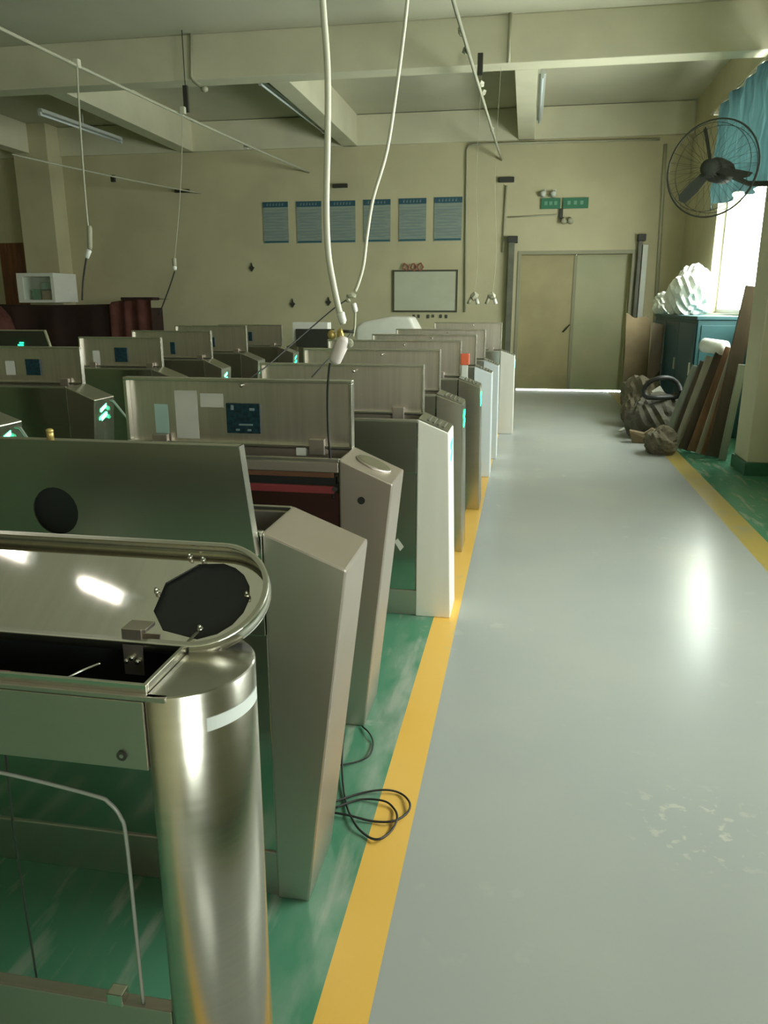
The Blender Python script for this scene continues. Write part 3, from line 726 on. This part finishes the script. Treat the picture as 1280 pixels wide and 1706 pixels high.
# conduits and dark junction bars
def conduit(pts, label, r=0.018, m='conduit'):
    q = [ony(x, y, Y_F - 0.03) for x, y in pts]
    lone('conduit', MB().tube(q, r, 6), m, label, 'conduit', q[-1])
conduit([(775, 520), (778, 250), (781, 243), (790, 240), (1100, 232)], 'painted conduit beside the notices bending along the wall under the ceiling')
conduit([(838, 420), (844, 309)], 'painted conduit dropping to the left door post')
conduit([(1090, 560), (1104, 330), (1109, 240)], 'vertical pipe in the far right corner behind the fan', 0.03)
conduit([(846, 362), (930, 358)], 'short horizontal conduit leading to the exit sign', 0.012)
for nm, (x0, y0_, x1, y1_) in (('dark bar on the far wall above the second and third notices', (555, 307, 580, 313)), ('dark bar on the far wall above the left door post', (831, 296, 857, 304)), ('dark bar on the far wall behind the thin drop cable', (293, 316, 317, 321))):
    X0, X1, Y0, Y1, Z0, Z1 = wall_box((x0, y0_), (x1, y1_), 0.06)
    lone('cable_clamp', MB().box(X0, X1, Y0, Y1, Z0, Z1, 0.01), 'dark_box', nm, 'clamp', ((X0 + X1) / 2, Y_F, Z0))
for lb, x, y in (('dark wall hook left of the hanging cables', 488, 506), ('dark wall hook just left of the thick cable', 548, 503), ('small brown wall hook below the leftmost notice', 420, 446)):
    p = ony(x, y, Y_F)
    lone('wall_hook', MB().prism([(p.x - 0.05, Y_F - 0.03, p.z), (p.x, Y_F - 0.03, p.z - 0.07), (p.x + 0.05, Y_F - 0.03, p.z), (p.x + 0.015, Y_F - 0.03, p.z + 0.03), (p.x, Y_F - 0.03, p.z + 0.09), (p.x - 0.015, Y_F - 0.03, p.z + 0.03)], (0, 0.028, 0)), 'dark_box', lb, 'hook', (p.x, Y_F, p.z))
# posts beside the double door
for lb, px0, px1, yt, mm, xb in (('dark steel post left of the double door', 848, 858, 405, 'dark_steel_post', 0), ('dark steel post right of the double door', 1064, 1070, 402, 'dark_steel_post', 1)):
    a, b = ony(px0, yt, Y_F - 0.06), ony(px1, yt, Y_F - 0.06)
    t = Thing('steel_post', lb, 'post', ((a.x + b.x) / 2, Y_F - 0.08, 0), 'posts beside the door')
    t.part('shaft', MB().box(a.x, b.x, Y_F - 0.14, Y_F - 0.025, 0, a.z, 0.006), mm)
    t.part('cap', MB().box(a.x - 0.02, b.x + 0.05, Y_F - 0.17, Y_F - 0.02, a.z, a.z + 0.11, 0.01), 'dark_box')
a, b = ony(1071, 408, Y_F - 0.05), ony(1080, 408, Y_F - 0.05)
lone('pale_strip', MB().box(a.x, b.x, Y_F - 0.12, Y_F - 0.025, 0, a.z, 0.006), 'pale_post', 'pale vertical strip beside the right door post', 'strip', (a.x, Y_F - 0.08, 0))

# ================================================================== CEILING: lamps and cable lines
def batten(label, p0, p1, lit=False, group='ceiling tube lamps'):
    p0, p1 = Vector(p0), Vector(p1); dr = (p1 - p0).normalized(); sd = dr.cross(Vector((0, 0, 1))).normalized()
    t = Thing('tube_lamp', label, 'lamp', (p0 + p1) / 2, group)
    w, h = 0.045, 0.05
    q = [p0 - sd * w, p0 + sd * w, p0 + sd * w * 0.6 + Vector((0, 0, h)), p0 - sd * w * 0.6 + Vector((0, 0, h))]
    t.part('batten', MB().prism(q, p1 - p0, 0.003), 'lamp_batten')
    t.part('tube', MB().tube([p0 + dr * 0.02 + Vector((0, 0, -0.03)), p1 - dr * 0.02 + Vector((0, 0, -0.03))], 0.015, 10), 'lamp_tube_lit' if lit else 'lamp_tube')
    for e in (p0, p1): t.part('end_cap', MB().box(e.x - 0.02, e.x + 0.02, e.y - 0.02, e.y + 0.02, e.z - 0.05, e.z, 0.003), 'lamp_batten')
    t.part('hanger', MB().tube([(p0 + p1) / 2 + Vector((0, 0, h)), Vector(((p0.x + p1.x) / 2, (p0.y + p1.y) / 2, CEIL))], 0.008, 6), 'lamp_batten')
batten('unlit tube lamp under the ceiling left of the thick cable', (-3.50, 10.5, 4.28), (-3.42, 13.4, 4.28))
batten('unlit tube lamp under the ceiling at the far left', (-6.9, 10.9, 4.14), (-6.75, 12.9, 4.14))
batten('unlit tube lamp beside the dark ceiling recess above the far turnstile', (0.06, 10.7, 4.25), (0.06, 13.2, 4.25))
batten('short lit tube lamp overhead beside the nearest turnstile', (-2.56, 1.31, 4.14), (-2.26, 1.22, 4.14), True, 'lit tube lamps overhead')
batten('longer lit tube lamp overhead beyond the short one', (-3.6, 1.62, 4.14), (-2.92, 1.43, 4.14), True, 'lit tube lamps overhead')

def sag(a, b, s, n=14):
    a, b = Vector(a), Vector(b); return [a.lerp(b, q / n) - Vector((0, 0, s * 4 * (q / n) * (1 - q / n))) for q in range(n + 1)]
# three suspended lines
l1a, l1b = onz(-60, 18, 3.8), onz(525, 293, 3.8); l1b = Vector((l1b.x, Y_F - 0.02, l1b.z))
t = Thing('cable_line', 'pale cable line strung across the left ceiling with two drops', 'cable line', (l1a.x, l1a.y, 3.8), 'suspended cable lines')
t.part('line', MB().tube(sag(l1a, l1b, 0.03), 0.017, 6), 'old_cable')
for x, y in ((128, 106), (305, 184), (410, 244)):
    p = onz(x, y, 3.8); t.part('clamp', MB().box(p.x - 0.03, p.x + 0.03, p.y - 0.03, p.y + 0.03, 3.76, 3.84, 0.008), 'white_cable')
p = onz(310, 165, 3.95)
t.part('hanger', MB().box(p.x - 0.03, p.x + 0.03, p.y - 0.02, p.y + 0.02, 3.80, 4.1, 0.005).tube([(p.x, p.y, 4.1), (p.x, p.y, CEIL)], 0.006, 6), 'dark_box')
l3a, l3b = onz(20, 257, 3.6), ony(335, 322, Y_F - 0.03)
t = Thing('cable_line', 'thin cable line from the pilaster towards the far wall, lowest at left', 'cable line', (l3a.x, l3a.y, 3.6), 'suspended cable lines')
t.part('line', MB().tube(sag(l3a, l3b, 0.02), 0.013, 6), 'old_cable')
p = onz(189, 298, 3.6)
t.part('clamp', MB().box(p.x - 0.04, p.x + 0.03, p.y - 0.03, p.y + 0.03, 3.55, 3.66, 0.008), 'dark_box')
ra, rb = onz(748, -25, 4.0), ony(836, 266, Y_F - 0.03)
t = Thing('cable_line', 'knotted cable line running over the aisle row to the far wall', 'cable line', (ra.x, ra.y, 4.0), 'suspended cable lines')
t.part('line', MB().tube(sag(ra, rb, 0.02), 0.02, 6), 'old_cable')
for x, y in ((768, 50), (776, 82), (802, 138), (806, 152), (820, 214)):
    p = onz(x, y, 4.0); t.part('clamp', MB().ball((p.x, p.y, p.z - 0.01), 0.035, 0.10, 0.035, 1, 0.2), 'white_cable' if x != 776 else 'conduit')
p = onz(800, 122, 4.0)
t.part('hanger', MB().box(p.x - 0.03, p.x + 0.03, p.y - 0.02, p.y + 0.02, 3.98, 4.2, 0.005), 'dark_box')

# drops with sockets
def drop(label, Y, path, r, sockets, group='hanging socket cables', top=None, cm='white_cable'):
    pts = [ony(x, y, Y) for x, y in path]
    if top: pts = [Vector(top)] + pts
    t = Thing('hanging_cable', label, 'cable', pts[-1], group)
    t.part('cord', MB().tube(spline(pts, 6), r, 8), cm)
    for nm, mm, px0, px1, rr in sockets:
        a, b = ony(*px0, Y), ony(*px1, Y)
        t.part(nm, MB().tube([a, a.lerp(b, 0.12), a.lerp(b, 0.9), b], [rr * 0.7, rr, rr * 0.92, rr * 0.6], 10), mm)
    return t
Yc = 2.40
t = drop('thick white cable hanging in front, with a pale plug and brass terminals', Yc, [(533, -60), (540, 30), (546, 120), (546, 230), (544, 340), (547, 420), (557, 480), (566, 520), (572, 540)], 0.0095,
     [('plug', 'pink_white_plastic', (575, 562), (556, 605), 0.022), ('cable_end', 'white_plastic', (567, 520), (572, 538), 0.013)])
p = ony(553, 558, Yc)
t.part('terminal', MB().ball(p, 0.014, 0.012, 0.016, 2), 'brass', label='yellow terminal')
p = ony(568, 556, Yc); t.part('terminal', MB().ball(p, 0.012, 0.012, 0.018, 1, 0.2), 'brass')
p = ony(581, 572, Yc); t.part('terminal', MB().ball(p, 0.017, 0.012, 0.015, 2, 0.1), 'wood_pale')
p = ony(590, 553, Yc); t.part('terminal', MB().tube([ony(572, 552, Yc), p], 0.005, 6), 'dark_box')
t.part('lead', MB().tube(spline([ony(550, 605, Yc), ony(546, 650, Yc + 0.02), ony(547, 720, Yc + 0.1), ony(552, 780, Yc + 0.14), ony(556, 830, Yc + 0.09)]), 0.0042, 6), 'black_cable', label='black lead')
Yd = 3.45
t = drop('thinner white cable hanging on the right, with a small white connector', Yd, [(684, -60), (676, 30), (662, 140), (645, 250), (622, 330), (612, 390), (606, 440), (598, 470), (592, 485)], 0.0075,
     [('connector', 'white_plastic', (589, 505), (593, 520), 0.012)])
p = ony(585, 493, Yd)
t.part('terminal', MB().ball(p, 0.022, 0.015, 0.014, 1, 0.3).ball(ony(580, 500, Yd), 0.012, 0.01, 0.012, 1, 0.3), 'conduit')
t.part('lead', MB().tube(spline([ony(592, 520, Yd), ony(591, 545, Yd), ony(588, 560, Yd)]), 0.006, 6), 'conduit')
t.part('lead', MB().tube([ony(581, 497, Yd), ony(555, 515, Yd), ony(500, 562, Yd - 0.1), ony(445, 610, Yd - 0.3), ony(418, 629, Yd - 0.42)], 0.0032, 6), 'black_cable', label='black lead')
t.part('lead', MB().tube([ony(590, 548, Yd), ony(572, 572, Yd - 0.1), ony(520, 628, Yd - 0.4)], 0.0032, 6), 'black_cable', label='black lead')
q1 = onz(128, 106, 3.8)
t = drop('pale drop cable with a white plug at the far left, longer black lead below', q1.y, [(128, 108), (133, 200), (140, 300), (146, 370), (148, 385)], 0.010,
     [('socket', 'conduit', (149, 376), (150, 416), 0.028), ('plug', 'white_plastic', (149, 416), (144, 430), 0.028)], cm='old_cable')
t.part('lead', MB().tube(spline([ony(144, 430, q1.y), ony(139, 465, q1.y), ony(137, 500, q1.y)]), 0.01, 6), 'black_cable')
q2 = onz(303, 184, 3.8)
t = drop('faint drop cable on the left with a slanting black lead', q2.y, [(304, 186), (303, 260), (299, 340), (293, 410), (291, 432)], 0.005,
     [('socket', 'conduit', (290, 430), (291, 443), 0.03), ('plug', 'white_plastic', (291, 443), (291, 450), 0.03)], cm='old_cable')
t.part('lead', MB().tube(spline([ony(291, 452, q2.y), ony(282, 480, q2.y), ony(265, 525, q2.y)]), 0.009, 6), 'black_cable')
for lb, x in (('left of two dangling sockets above the farthest lid', 790), ('right of two dangling sockets above the farthest lid', 820)):
    p = ony(x, 494, 9.9)
    t = Thing('hanging_socket', lb, 'socket', p, 'dangling sockets')
    t.part('body', MB().ball(p, 0.06, 0.05, 0.05, 1, 0.25).tube([p + Vector((-0.04, 0, -0.02)), p + Vector((-0.07, 0, -0.09))], 0.022, 6), 'conduit')
    t.part('plug', MB().tube([p + Vector((0.03, 0, -0.03)), p + Vector((0.05, 0, -0.09))], 0.022, 8), 'white_plastic')
    t.part('cord', MB().tube(spline([p, p + Vector((0.03, 0.05, 0.5)), p + Vector((-0.02, 0.1, 1.4)), Vector((p.x, 10.15, 4.2))]), 0.0025, 6), 'conduit')
# conduits on the cross beam
a = ony(317, 40, 9.96); b = ony(318, 126, 9.96)
lone('conduit', MB().tube([(a.x, 9.97, CEIL), (b.x, 9.97, 4.23), (b.x + 0.03, 9.97, 4.18), (b.x + 0.14, 9.96, 4.10)], 0.022, 6).ball((b.x + 0.17, 9.96, 4.08), 0.05, 0.05, 0.04, 1), 'conduit', 'conduit with a hooked white end on the left of the ceiling beam', 'conduit', (b.x, 9.97, 4.1))
a = ony(850, 40, 9.96)
lone('conduit', MB().tube([(a.x, 9.97, CEIL), (a.x, 9.97, 4.2)], 0.02, 6), 'conduit', 'thin straight conduit crossing the ceiling beam above the far turnstile', 'conduit', (a.x, 9.97, 4.2))

# ================================================================== FAR LEFT
a = ony(-40, 500, 13.0)
x0, x1 = -9.75, ony(262, 500, 13.2).x
t = Thing('draped_shelf', 'long shelf draped in dark maroon cloth below the white cabinet', 'shelf', ((x0 + x1) / 2, 13.3, 0))
def cloth(xa, xb, ya, yb, zt, zb, seed, nx=36):
    rnd = random.Random(seed); mb = MB(); top, mid_, bot, back = [], [], [], []
    for q in range(nx + 1):
        u = q / nx; x = xa + (xb - xa) * u; wv = 0.035 * math.sin(u * 19 + seed) + rnd.uniform(-0.01, 0.01)
        z = zt(u)
        back.append(mb.bm.verts.new((x, yb, z - 0.02))); top.append(mb.bm.verts.new((x, ya, z))); mid_.append(mb.bm.verts.new((x, ya - 0.05 + wv, z - 0.06))); bot.append(mb.bm.verts.new((x, ya - 0.07 + wv * 1.6, zb)))
    for r1, r2 in ((back, top), (top, mid_), (mid_, bot)):
        for q in range(nx):
            f = mb.bm.faces.new((r1[q], r1[q + 1], r2[q + 1], r2[q])); f.smooth = True
    return mb
t.part('frame', MB().box(x0 + 0.05, x1 - 0.15, 13.06, 13.7, 0, 1.46, 0.01), 'dark_red_cloth')
xs = ony(185, 510, 13.0).x
t.part('drape', cloth(x0, xs + 0.05, 13.05, 13.75, lambda u: 1.53 - 0.02 * math.sin(3 * u), 0.05, 1), 'dark_red_cloth')
t.part('drape', cloth(xs, x1, 13.02, 13.75, lambda u: 1.56 + 0.07 * min(1, u * 1.6), 0.05, 4, 24), 'maroon_cloth', label='reddish maroon cloth')
t.part('drape_edge', MB().box(xs + 0.2, x1 + 0.02, 12.99, 13.25, 1.59, 1.64, 0.01), 'dark_red_cloth')
lone('cloth_heap', MB().ball((-9.2, 12.6, 0.75), 0.28, 0.28, 0.74, 3, 0.06), 'maroon_cloth', 'maroon cloth bundle standing at the left end of the draped shelf', 'cloth', (-9.2, 12.6, 0))
# white cabinet standing on the shelf
a = ony(25, 455, 13.1); b = ony(90, 503, 13.1); zb = 1.55; zt = a.z
t = Thing('display_cabinet', 'small white cabinet with a window front on the draped shelf', 'cabinet', ((a.x + b.x) / 2, 13.35, zb))
xa, xb = a.x, b.x + 0.02
t.part('body', MB().box(xa, xb, 13.12, 13.6, zb, zb + 0.05, 0.004).box(xa, xb, 13.12, 13.6, zt - 0.06, zt, 0.004).box(xa, xa + 0.12, 13.12, 13.6, zb + 0.05, zt - 0.06).box(xb - 0.06, xb, 13.12, 13.6, zb + 0.05, zt - 0.06).box(xa + 0.12, xb - 0.06, 13.5, 13.6, zb + 0.05, zt - 0.06), 'white_plastic')
t.part('side_door', MB().prism([(xb, 13.12, zb + 0.01), (xb + 0.20, 13.5, zb + 0.01), (xb + 0.20, 13.5, zt - 0.01), (xb, 13.12, zt - 0.01)], (0, 0.03, 0)), 'paper')
t.part('window', MB().box(xa + 0.12, xb - 0.06, 13.14, 13.15, zb + 0.05, zt - 0.06), 'acrylic')
t.part('contents', MB().box(xa + 0.18, xa + 0.36, 13.25, 13.45, zb + 0.05, zb + 0.24, 0.02), 'exit_mark')
t.part('contents', MB().box(xa + 0.38, xb - 0.1, 13.25, 13.45, zb + 0.05, zb + 0.22, 0.02), 'cardboard_pink')
t.part('contents', MB().box(xa + 0.36, xb - 0.12, 13.28, 13.45, zb + 0.23, zb + 0.36, 0.02), 'paper_teal')
# wrapped pale bundle behind the aisle row
mb = MB(); a = ony(597, 525, 11.6); b = ony(690, 525, 11.6)
pr = [(a.x - 0.05, 11.3, 0), (b.x + 0.1, 11.3, 0), (b.x + 0.1, 11.3, 1.14), (b.x - 0.02, 11.3, 1.34), (b.x - 0.3, 11.3, 1.35), (a.x + 0.12, 11.3, 1.27), (a.x + 0.02, 11.3, 1.2)]
mb.prism(pr, (0, 0.6, 0), 0.05, 3).smooth()
lone('wrapped_bundle', mb, 'paper', 'pale wrapped bundle behind the aisle row below the whiteboard', 'bundle', ((a.x + b.x) / 2, 11.6, 0))

# ================================================================== RIGHT SIDE
# curtain on its rod
t = Thing('curtain', 'teal curtain bunched up above the bright window', 'curtain', (2.45, 10.2, 2.75))
mb = MB(); n = 60; rows = []
for q in range(n + 1):
    u = q / n; y = 8.0 + (12.15 - 8.0) * u
    xo = 2.44 + 0.035 * math.sin(u * 46) + 0.012 * math.sin(u * 13)
    zb = 2.80 - 0.35 * max(0, (0.62 - u)) + 0.03 * math.sin(u * 23)
    rows.append([mb.bm.verts.new((xo + (0.02 * math.sin(3 * s + u * 30)), y, 4.08 + (zb - 4.08) * s / 6)) for s in range(7)])
for r1, r2 in zip(rows, rows[1:]):
    for s in range(6):
        f = mb.bm.faces.new((r1[s], r2[s], r2[s + 1], r1[s + 1])); f.smooth = True
bmesh.ops.solidify(mb.bm, geom=list(mb.bm.faces), thickness=0.006)
t.part('cloth', mb, 'curtain_teal')
t.part('rod', MB().tube([(2.44, 7.85, 4.10), (2.44, 12.55, 4.10)], 0.014, 8), 'rod_metal')
for y in (8.2, 12.4): t.part('bracket', MB().box(2.44, X_R, y - 0.012, y + 0.012, 4.06, 4.12, 0.003), 'rod_metal')
# wall fan on the pillar
HF = ony(1186, 281, 6.95)
t = Thing('wall_fan', 'large wall fan with wire guard mounted on the pillar near the window', 'fan', (2.04, 7.55, HF.z))
nrm = Vector((-0.55, -0.83, 0.0)).normalized(); su = Vector((0, 0, 1)); sr = su.cross(nrm).normalized()
RF = 0.36
for rr, off, w in ((RF, 0.0, 0.007), (RF * 0.9, 0.07, 0.0025), (RF * 0.9, -0.07, 0.0025)):
    t.part('guard_ring', MB().tube([HF + nrm * off + (sr * math.cos(q * math.pi / 24) + su * math.sin(q * math.pi / 24)) * rr for q in range(49)], w, 6, False), 'fan_wire')
mb = MB()
for q in range(28):
    an = q * 2 * math.pi / 28
    e = sr * math.cos(an) + su * math.sin(an)
    for sg in (1, -1):
        mb.tube([HF + nrm * (0.12 * sg) + e * 0.06, HF + nrm * (0.11 * sg) + e * 0.19, HF + nrm * (0.07 * sg) + e * 0.31, HF + e * RF], 0.0012, 4, False)
g = t.part('guard_wires', mb, 'fan_wire'); g['kind'] = 'stuff'
for an in (106, 226, 346):
    a2 = math.radians(an); e = sr * math.cos(a2) + su * math.sin(a2); f2 = nrm.cross(e)
    mb = MB(); P_ = lambda u, v, h: HF + e * u + f2 * v + nrm * h
    mb.prism([P_(0.05, -0.022, 0.03), P_(0.18, -0.034, 0.05), P_(0.29, -0.034, 0.05), P_(0.32, -0.015, 0.02), P_(0.315, 0.02, -0.03), P_(0.2, 0.026, -0.05), P_(0.05, 0.022, -0.03)], nrm * 0.006)
    t.part('blade', mb, 'fan_grey')
t.part('hub', MB().tube([HF + nrm * 0.09, HF + nrm * 0.07, HF - nrm * 0.03], [0.03, 0.065, 0.07], 16), 'fan_grey')
t.part('motor', MB().tube([HF - nrm * 0.05, HF - nrm * 0.08, HF - nrm * 0.26, HF - nrm * 0.30], [0.07, 0.095, 0.09, 0.05], 16), 'fan_grey')
e = HF - nrm * 0.26
t.part('arm', MB().tube([e, Vector((1.80, 7.45, HF.z - 0.05)), Vector((2.04, 7.5, HF.z - 0.05))], 0.022, 8), 'fan_grey')
t.part('wall_plate', MB().box(2.015, 2.04, 7.42, 7.62, HF.z - 0.18, HF.z + 0.1, 0.004), 'fan_grey')
# teal cabinet under the window with a white plastic bag on it
ya, yb = 9.6, 12.6
t = Thing('teal_cabinet', 'low teal metal cabinet under the bright window', 'cabinet', (2.25, 11.1, 0))
xc0 = 1.93
t.part('body', MB().box(xc0 + 0.02, 2.52, ya, yb, 0, 1.34, 0.008), 'teal_paint')
t.part('top', MB().box(xc0, 2.53, ya - 0.02, yb + 0.02, 1.34, 1.38, 0.006), 'teal_paint')
t.part('end_panel', MB().box(xc0 + 0.06, 2.48, ya - 0.012, ya, 0.08, 1.28, 0.005), 'teal_paint')
for q in range(3):
    y0_ = ya + 0.03 + q * (yb - ya - 0.06) / 3; y1_ = y0_ + (yb - ya - 0.06) / 3 - 0.02
    dr = t.part('door', MB().box(xc0, xc0 + 0.02, y0_, y1_, 0.08, 1.30, 0.004), 'teal_dark')
    t.part('handle', MB().box(xc0 - 0.02, xc0, y0_ + 0.06, y0_ + 0.08, 0.7, 0.85, 0.003), 'rod_metal', dr)
def lump(c, r, seed, sub=4, amp=0.25, flat=True, crumple=0.36):
    rnd = random.Random(seed); mb = MB(); b = bmesh.new(); bmesh.ops.create_icosphere(b, subdivisions=sub, radius=1)
    ph = [(rnd.uniform(1.5, 4), rnd.uniform(1.5, 4), rnd.uniform(1.5, 4), rnd.uniform(0, 6)) for _ in range(5)]
    for v in b.verts:
        n_ = sum(math.sin(p_[0] * v.co.x + p_[1] * v.co.y + p_[2] * v.co.z + p_[3]) for p_ in ph) / 5
        cr = sum(abs(math.sin(2.3 * p_[1] * v.co.x - 2.1 * p_[2] * v.co.y + 2.6 * p_[0] * v.co.z + 3 * p_[3])) for p_ in ph) / 5 - 0.6
        kf = 1 + amp * n_ + crumple * cr + rnd.uniform(-0.012, 0.012); q = v.co * kf
        z = q.z * r[2]
        if flat: z = max(z, -r[2] * 0.75)
        v.co = Vector((c[0] + q.x * r[0], c[1] + q.y * r[1], c[2] + z))
    zmin = min(v.co.z for v in b.verts)
    for v in b.verts: v.co.z += (c[2] - r[2] * 0.75) - zmin
    for f in b.faces: f.smooth = False
    mb._join(b); return mb
lone('plastic_bag', lump((2.17, 11.42, 1.38 + 0.27), (0.26, 0.50, 0.36), 3), 'white_film', 'big white plastic bag on the teal cabinet against the window light', 'bag', (2.17, 11.42, 1.38))
lone('plastic_bag', lump((2.06, 12.32, 1.38 + 0.135), (0.22, 0.26, 0.18), 9), 'white_film', 'smaller white plastic bag slumping off the far end of the teal cabinet', 'bag', (2.06, 12.32, 1.38))
# cardboard sheets standing by the door
a = ony(1046, 525, 11.42); b = ony(1076, 530, 11.42)
x0, x1 = 1.42, 1.70
lone('cardboard_sheet', MB().prism([(x0, 11.40, 0), (x1 + 0.02, 11.45, 0), (x1 + 0.0, 11.47, 1.30), (x1 - 0.05, 11.46, 1.36), (x0 + 0.05, 11.42, 1.33), (x0 - 0.06, 11.40, 1.40)], (0.012, 0.03, 0), 0.003), 'cardboard',
     'brown cardboard sheet standing upright right of the double door', 'cardboard', ((x0 + x1) / 2, 11.43, 0))
lone('cardboard_sheet', MB().prism([(1.70, 11.32, 0), (1.87, 11.40, 0), (1.87, 11.40, 0.62), (1.72, 11.34, 0.46)], (0.01, 0.03, 0), 0.003), 'cardboard',
     'low brown cardboard flap below the pinkish one', 'cardboard', (1.82, 11.37, 0))
lone('cardboard_sheet', MB().prism([(1.72, 11.52, 0.0), (1.90, 11.60, 0.0), (1.91, 11.62, 1.24), (1.75, 11.56, 1.27)], (0.01, 0.03, 0), 0.003), 'cardboard_pink',
     'pinkish pale cardboard sheet between the brown sheet and the teal cabinet', 'cardboard', (1.81, 11.57, 0))
# junk heap
lone('junk_sack', lump((1.55, 9.45, 0.21), (0.33, 0.30, 0.28), 12), 'sack_dark', 'dark rubbish sack at the front of the junk heap', 'sack', (1.55, 9.45, 0))
lone('junk_sack', lump((1.52, 10.3, 0.27), (0.27, 0.34, 0.36), 15), 'sack_brown', 'brown rubbish sack at the back of the junk heap beside the cardboard', 'sack', (1.52, 10.3, 0))
lone('junk_sack', lump((1.45, 8.35, 0.12), (0.16, 0.18, 0.16), 22), 'sack_brown', 'small grey-brown bag at the foot of the leaning planks', 'sack', (1.45, 8.35, 0))
c = ony(1104, 655, 9.3)
pts = [c + Vector((0.20 * math.cos(q * 0.35), 0.05 * math.sin(q * 0.9), 0.16 * math.sin(q * 0.35) )) for q in range(19)]
lone('hose_coil', MB().tube([Vector((q.x, q.y, max(q.z, 0.46))) + Vector((0, 0, 0.02)) for q in pts], 0.028, 8, False), 'black_rubber', 'black hose arching over the junk heap', 'hose', (c.x, 9.3, 0.4))
def stick(label, px0, px1, Y, w, m, nm='scrap_strip'):
    a, b = ony(*px0, Y), ony(*px1, Y); d_ = (b - a).normalized(); n_ = Vector((0, 0, 1)).cross(d_)
    up_ = d_.cross(Vector((0, 1, 0))).normalized() * w
    lone(nm, MB().prism([a - up_, b - up_, b + up_, a + up_], (0, 0.04, 0), 0.003), m, label, 'scrap', a)
stick('white scrap strip lying across the junk heap', (1106, 671), (1136, 666), 9.6, 0.016, 'white_plastic')
stick('white scrap piece on top of the junk heap', (1090, 657), (1104, 648), 9.9, 0.045, 'white_plastic')
a, b = onz(1030, 719), onz(1040, 713)
lone('scrap_strip', MB().prism([a, a + Vector((0.05, 0, 0)), b + Vector((0.05, 0, 0)), b], (0, 0, 0.012)), 'white_plastic', 'shiny scrap on the floor left of the junk heap', 'scrap', a)
lone('crushed_box', MB().prism([(1.24, 8.94, 0), (1.50, 8.90, 0), (1.53, 8.92, 0.12), (1.44, 8.93, 0.17), (1.36, 8.94, 0.11), (1.20, 8.95, 0.14)], (0.02, 0.12, 0.0), 0.01), 'cardboard', 'crushed brown box in front of the dark rubbish sack', 'box', (1.36, 8.98, 0))
lone('crushed_box', MB().prism([(1.80, 9.78, 0), (1.91, 9.76, 0), (1.90, 9.78, 0.42), (1.81, 9.80, 0.50)], (0.0, 0.14, 0.0), 0.01), 'sack_dark', 'dark crushed box between the junk heap and the teal cabinet', 'box', (1.86, 9.85, 0))
# leaning planks, one behind the other, wide faces towards the aisle
def plank(label, foot, head, Y, wide, m, th=0.03):
    a = ony(*foot, Y); a.z = 0; b = ony(*head, Y); d_ = (b - a).normalized()
    sd = d_.cross(Vector((0, 1, 0))).normalized() * (wide / 2)
    mb = MB(); mb.prism([a - sd, a + sd, b + sd, b - sd], (0, th, 0), 0.003)
    mz = min(v.co.z for v in mb.bm.verts)
    for v in mb.bm.verts: v.co.z -= mz
    lone('plank', mb, m, label, 'plank', (a.x, Y, 0), 'planks leaning by the pillar')
for lb, foot, hd, Y, wd, m_ in (
      ('leftmost pale grey leaning plank', (1108, 745), (1162, 612), 8.75, 0.10, 'wood_grey'),
      ('thin dark leaning plank between the grey and the cream ones', (1118, 748), (1174, 604), 8.68, 0.08, 'wood_dark'),
      ('pale cream leaning plank, third from the left', (1128, 752), (1186, 596), 8.61, 0.10, 'wood_pale'),
      ('dark leaning plank between the cream and the reddish ones', (1140, 760), (1204, 590), 8.50, 0.13, 'wood_dark'),
      ('reddish brown leaning plank in the middle of the stack', (1154, 765), (1220, 582), 8.42, 0.12, 'wood_brown'),
      ('tan leaning plank just right of the reddish one', (1166, 768), (1230, 572), 8.34, 0.09, 'wood_pale'),
      ('rust brown leaning plank below the tallest one', (1175, 770), (1238, 560), 8.26, 0.10, 'wood_brown'),
      ('dark brown leaning plank, the tallest, reaching up past the teal cabinet', (1188, 772), (1256, 478), 8.18, 0.14, 'wood_dark'),
      ('narrow greenish grey leaning plank nearest the pillar', (1203, 776), (1238, 608), 8.05, 0.07, 'wood_grey')):
    plank(lb, foot, hd, Y, wd, m_)
a, b = ony(1174, 575, 8.72), ony(1208, 580, 8.49)
lone('paper_roll', MB().tube([a, b], 0.075, 14), 'white_film', 'white rolled sheet lying on the heads of the leaning planks', 'roll', (a.x, a.y, a.z - 0.075))
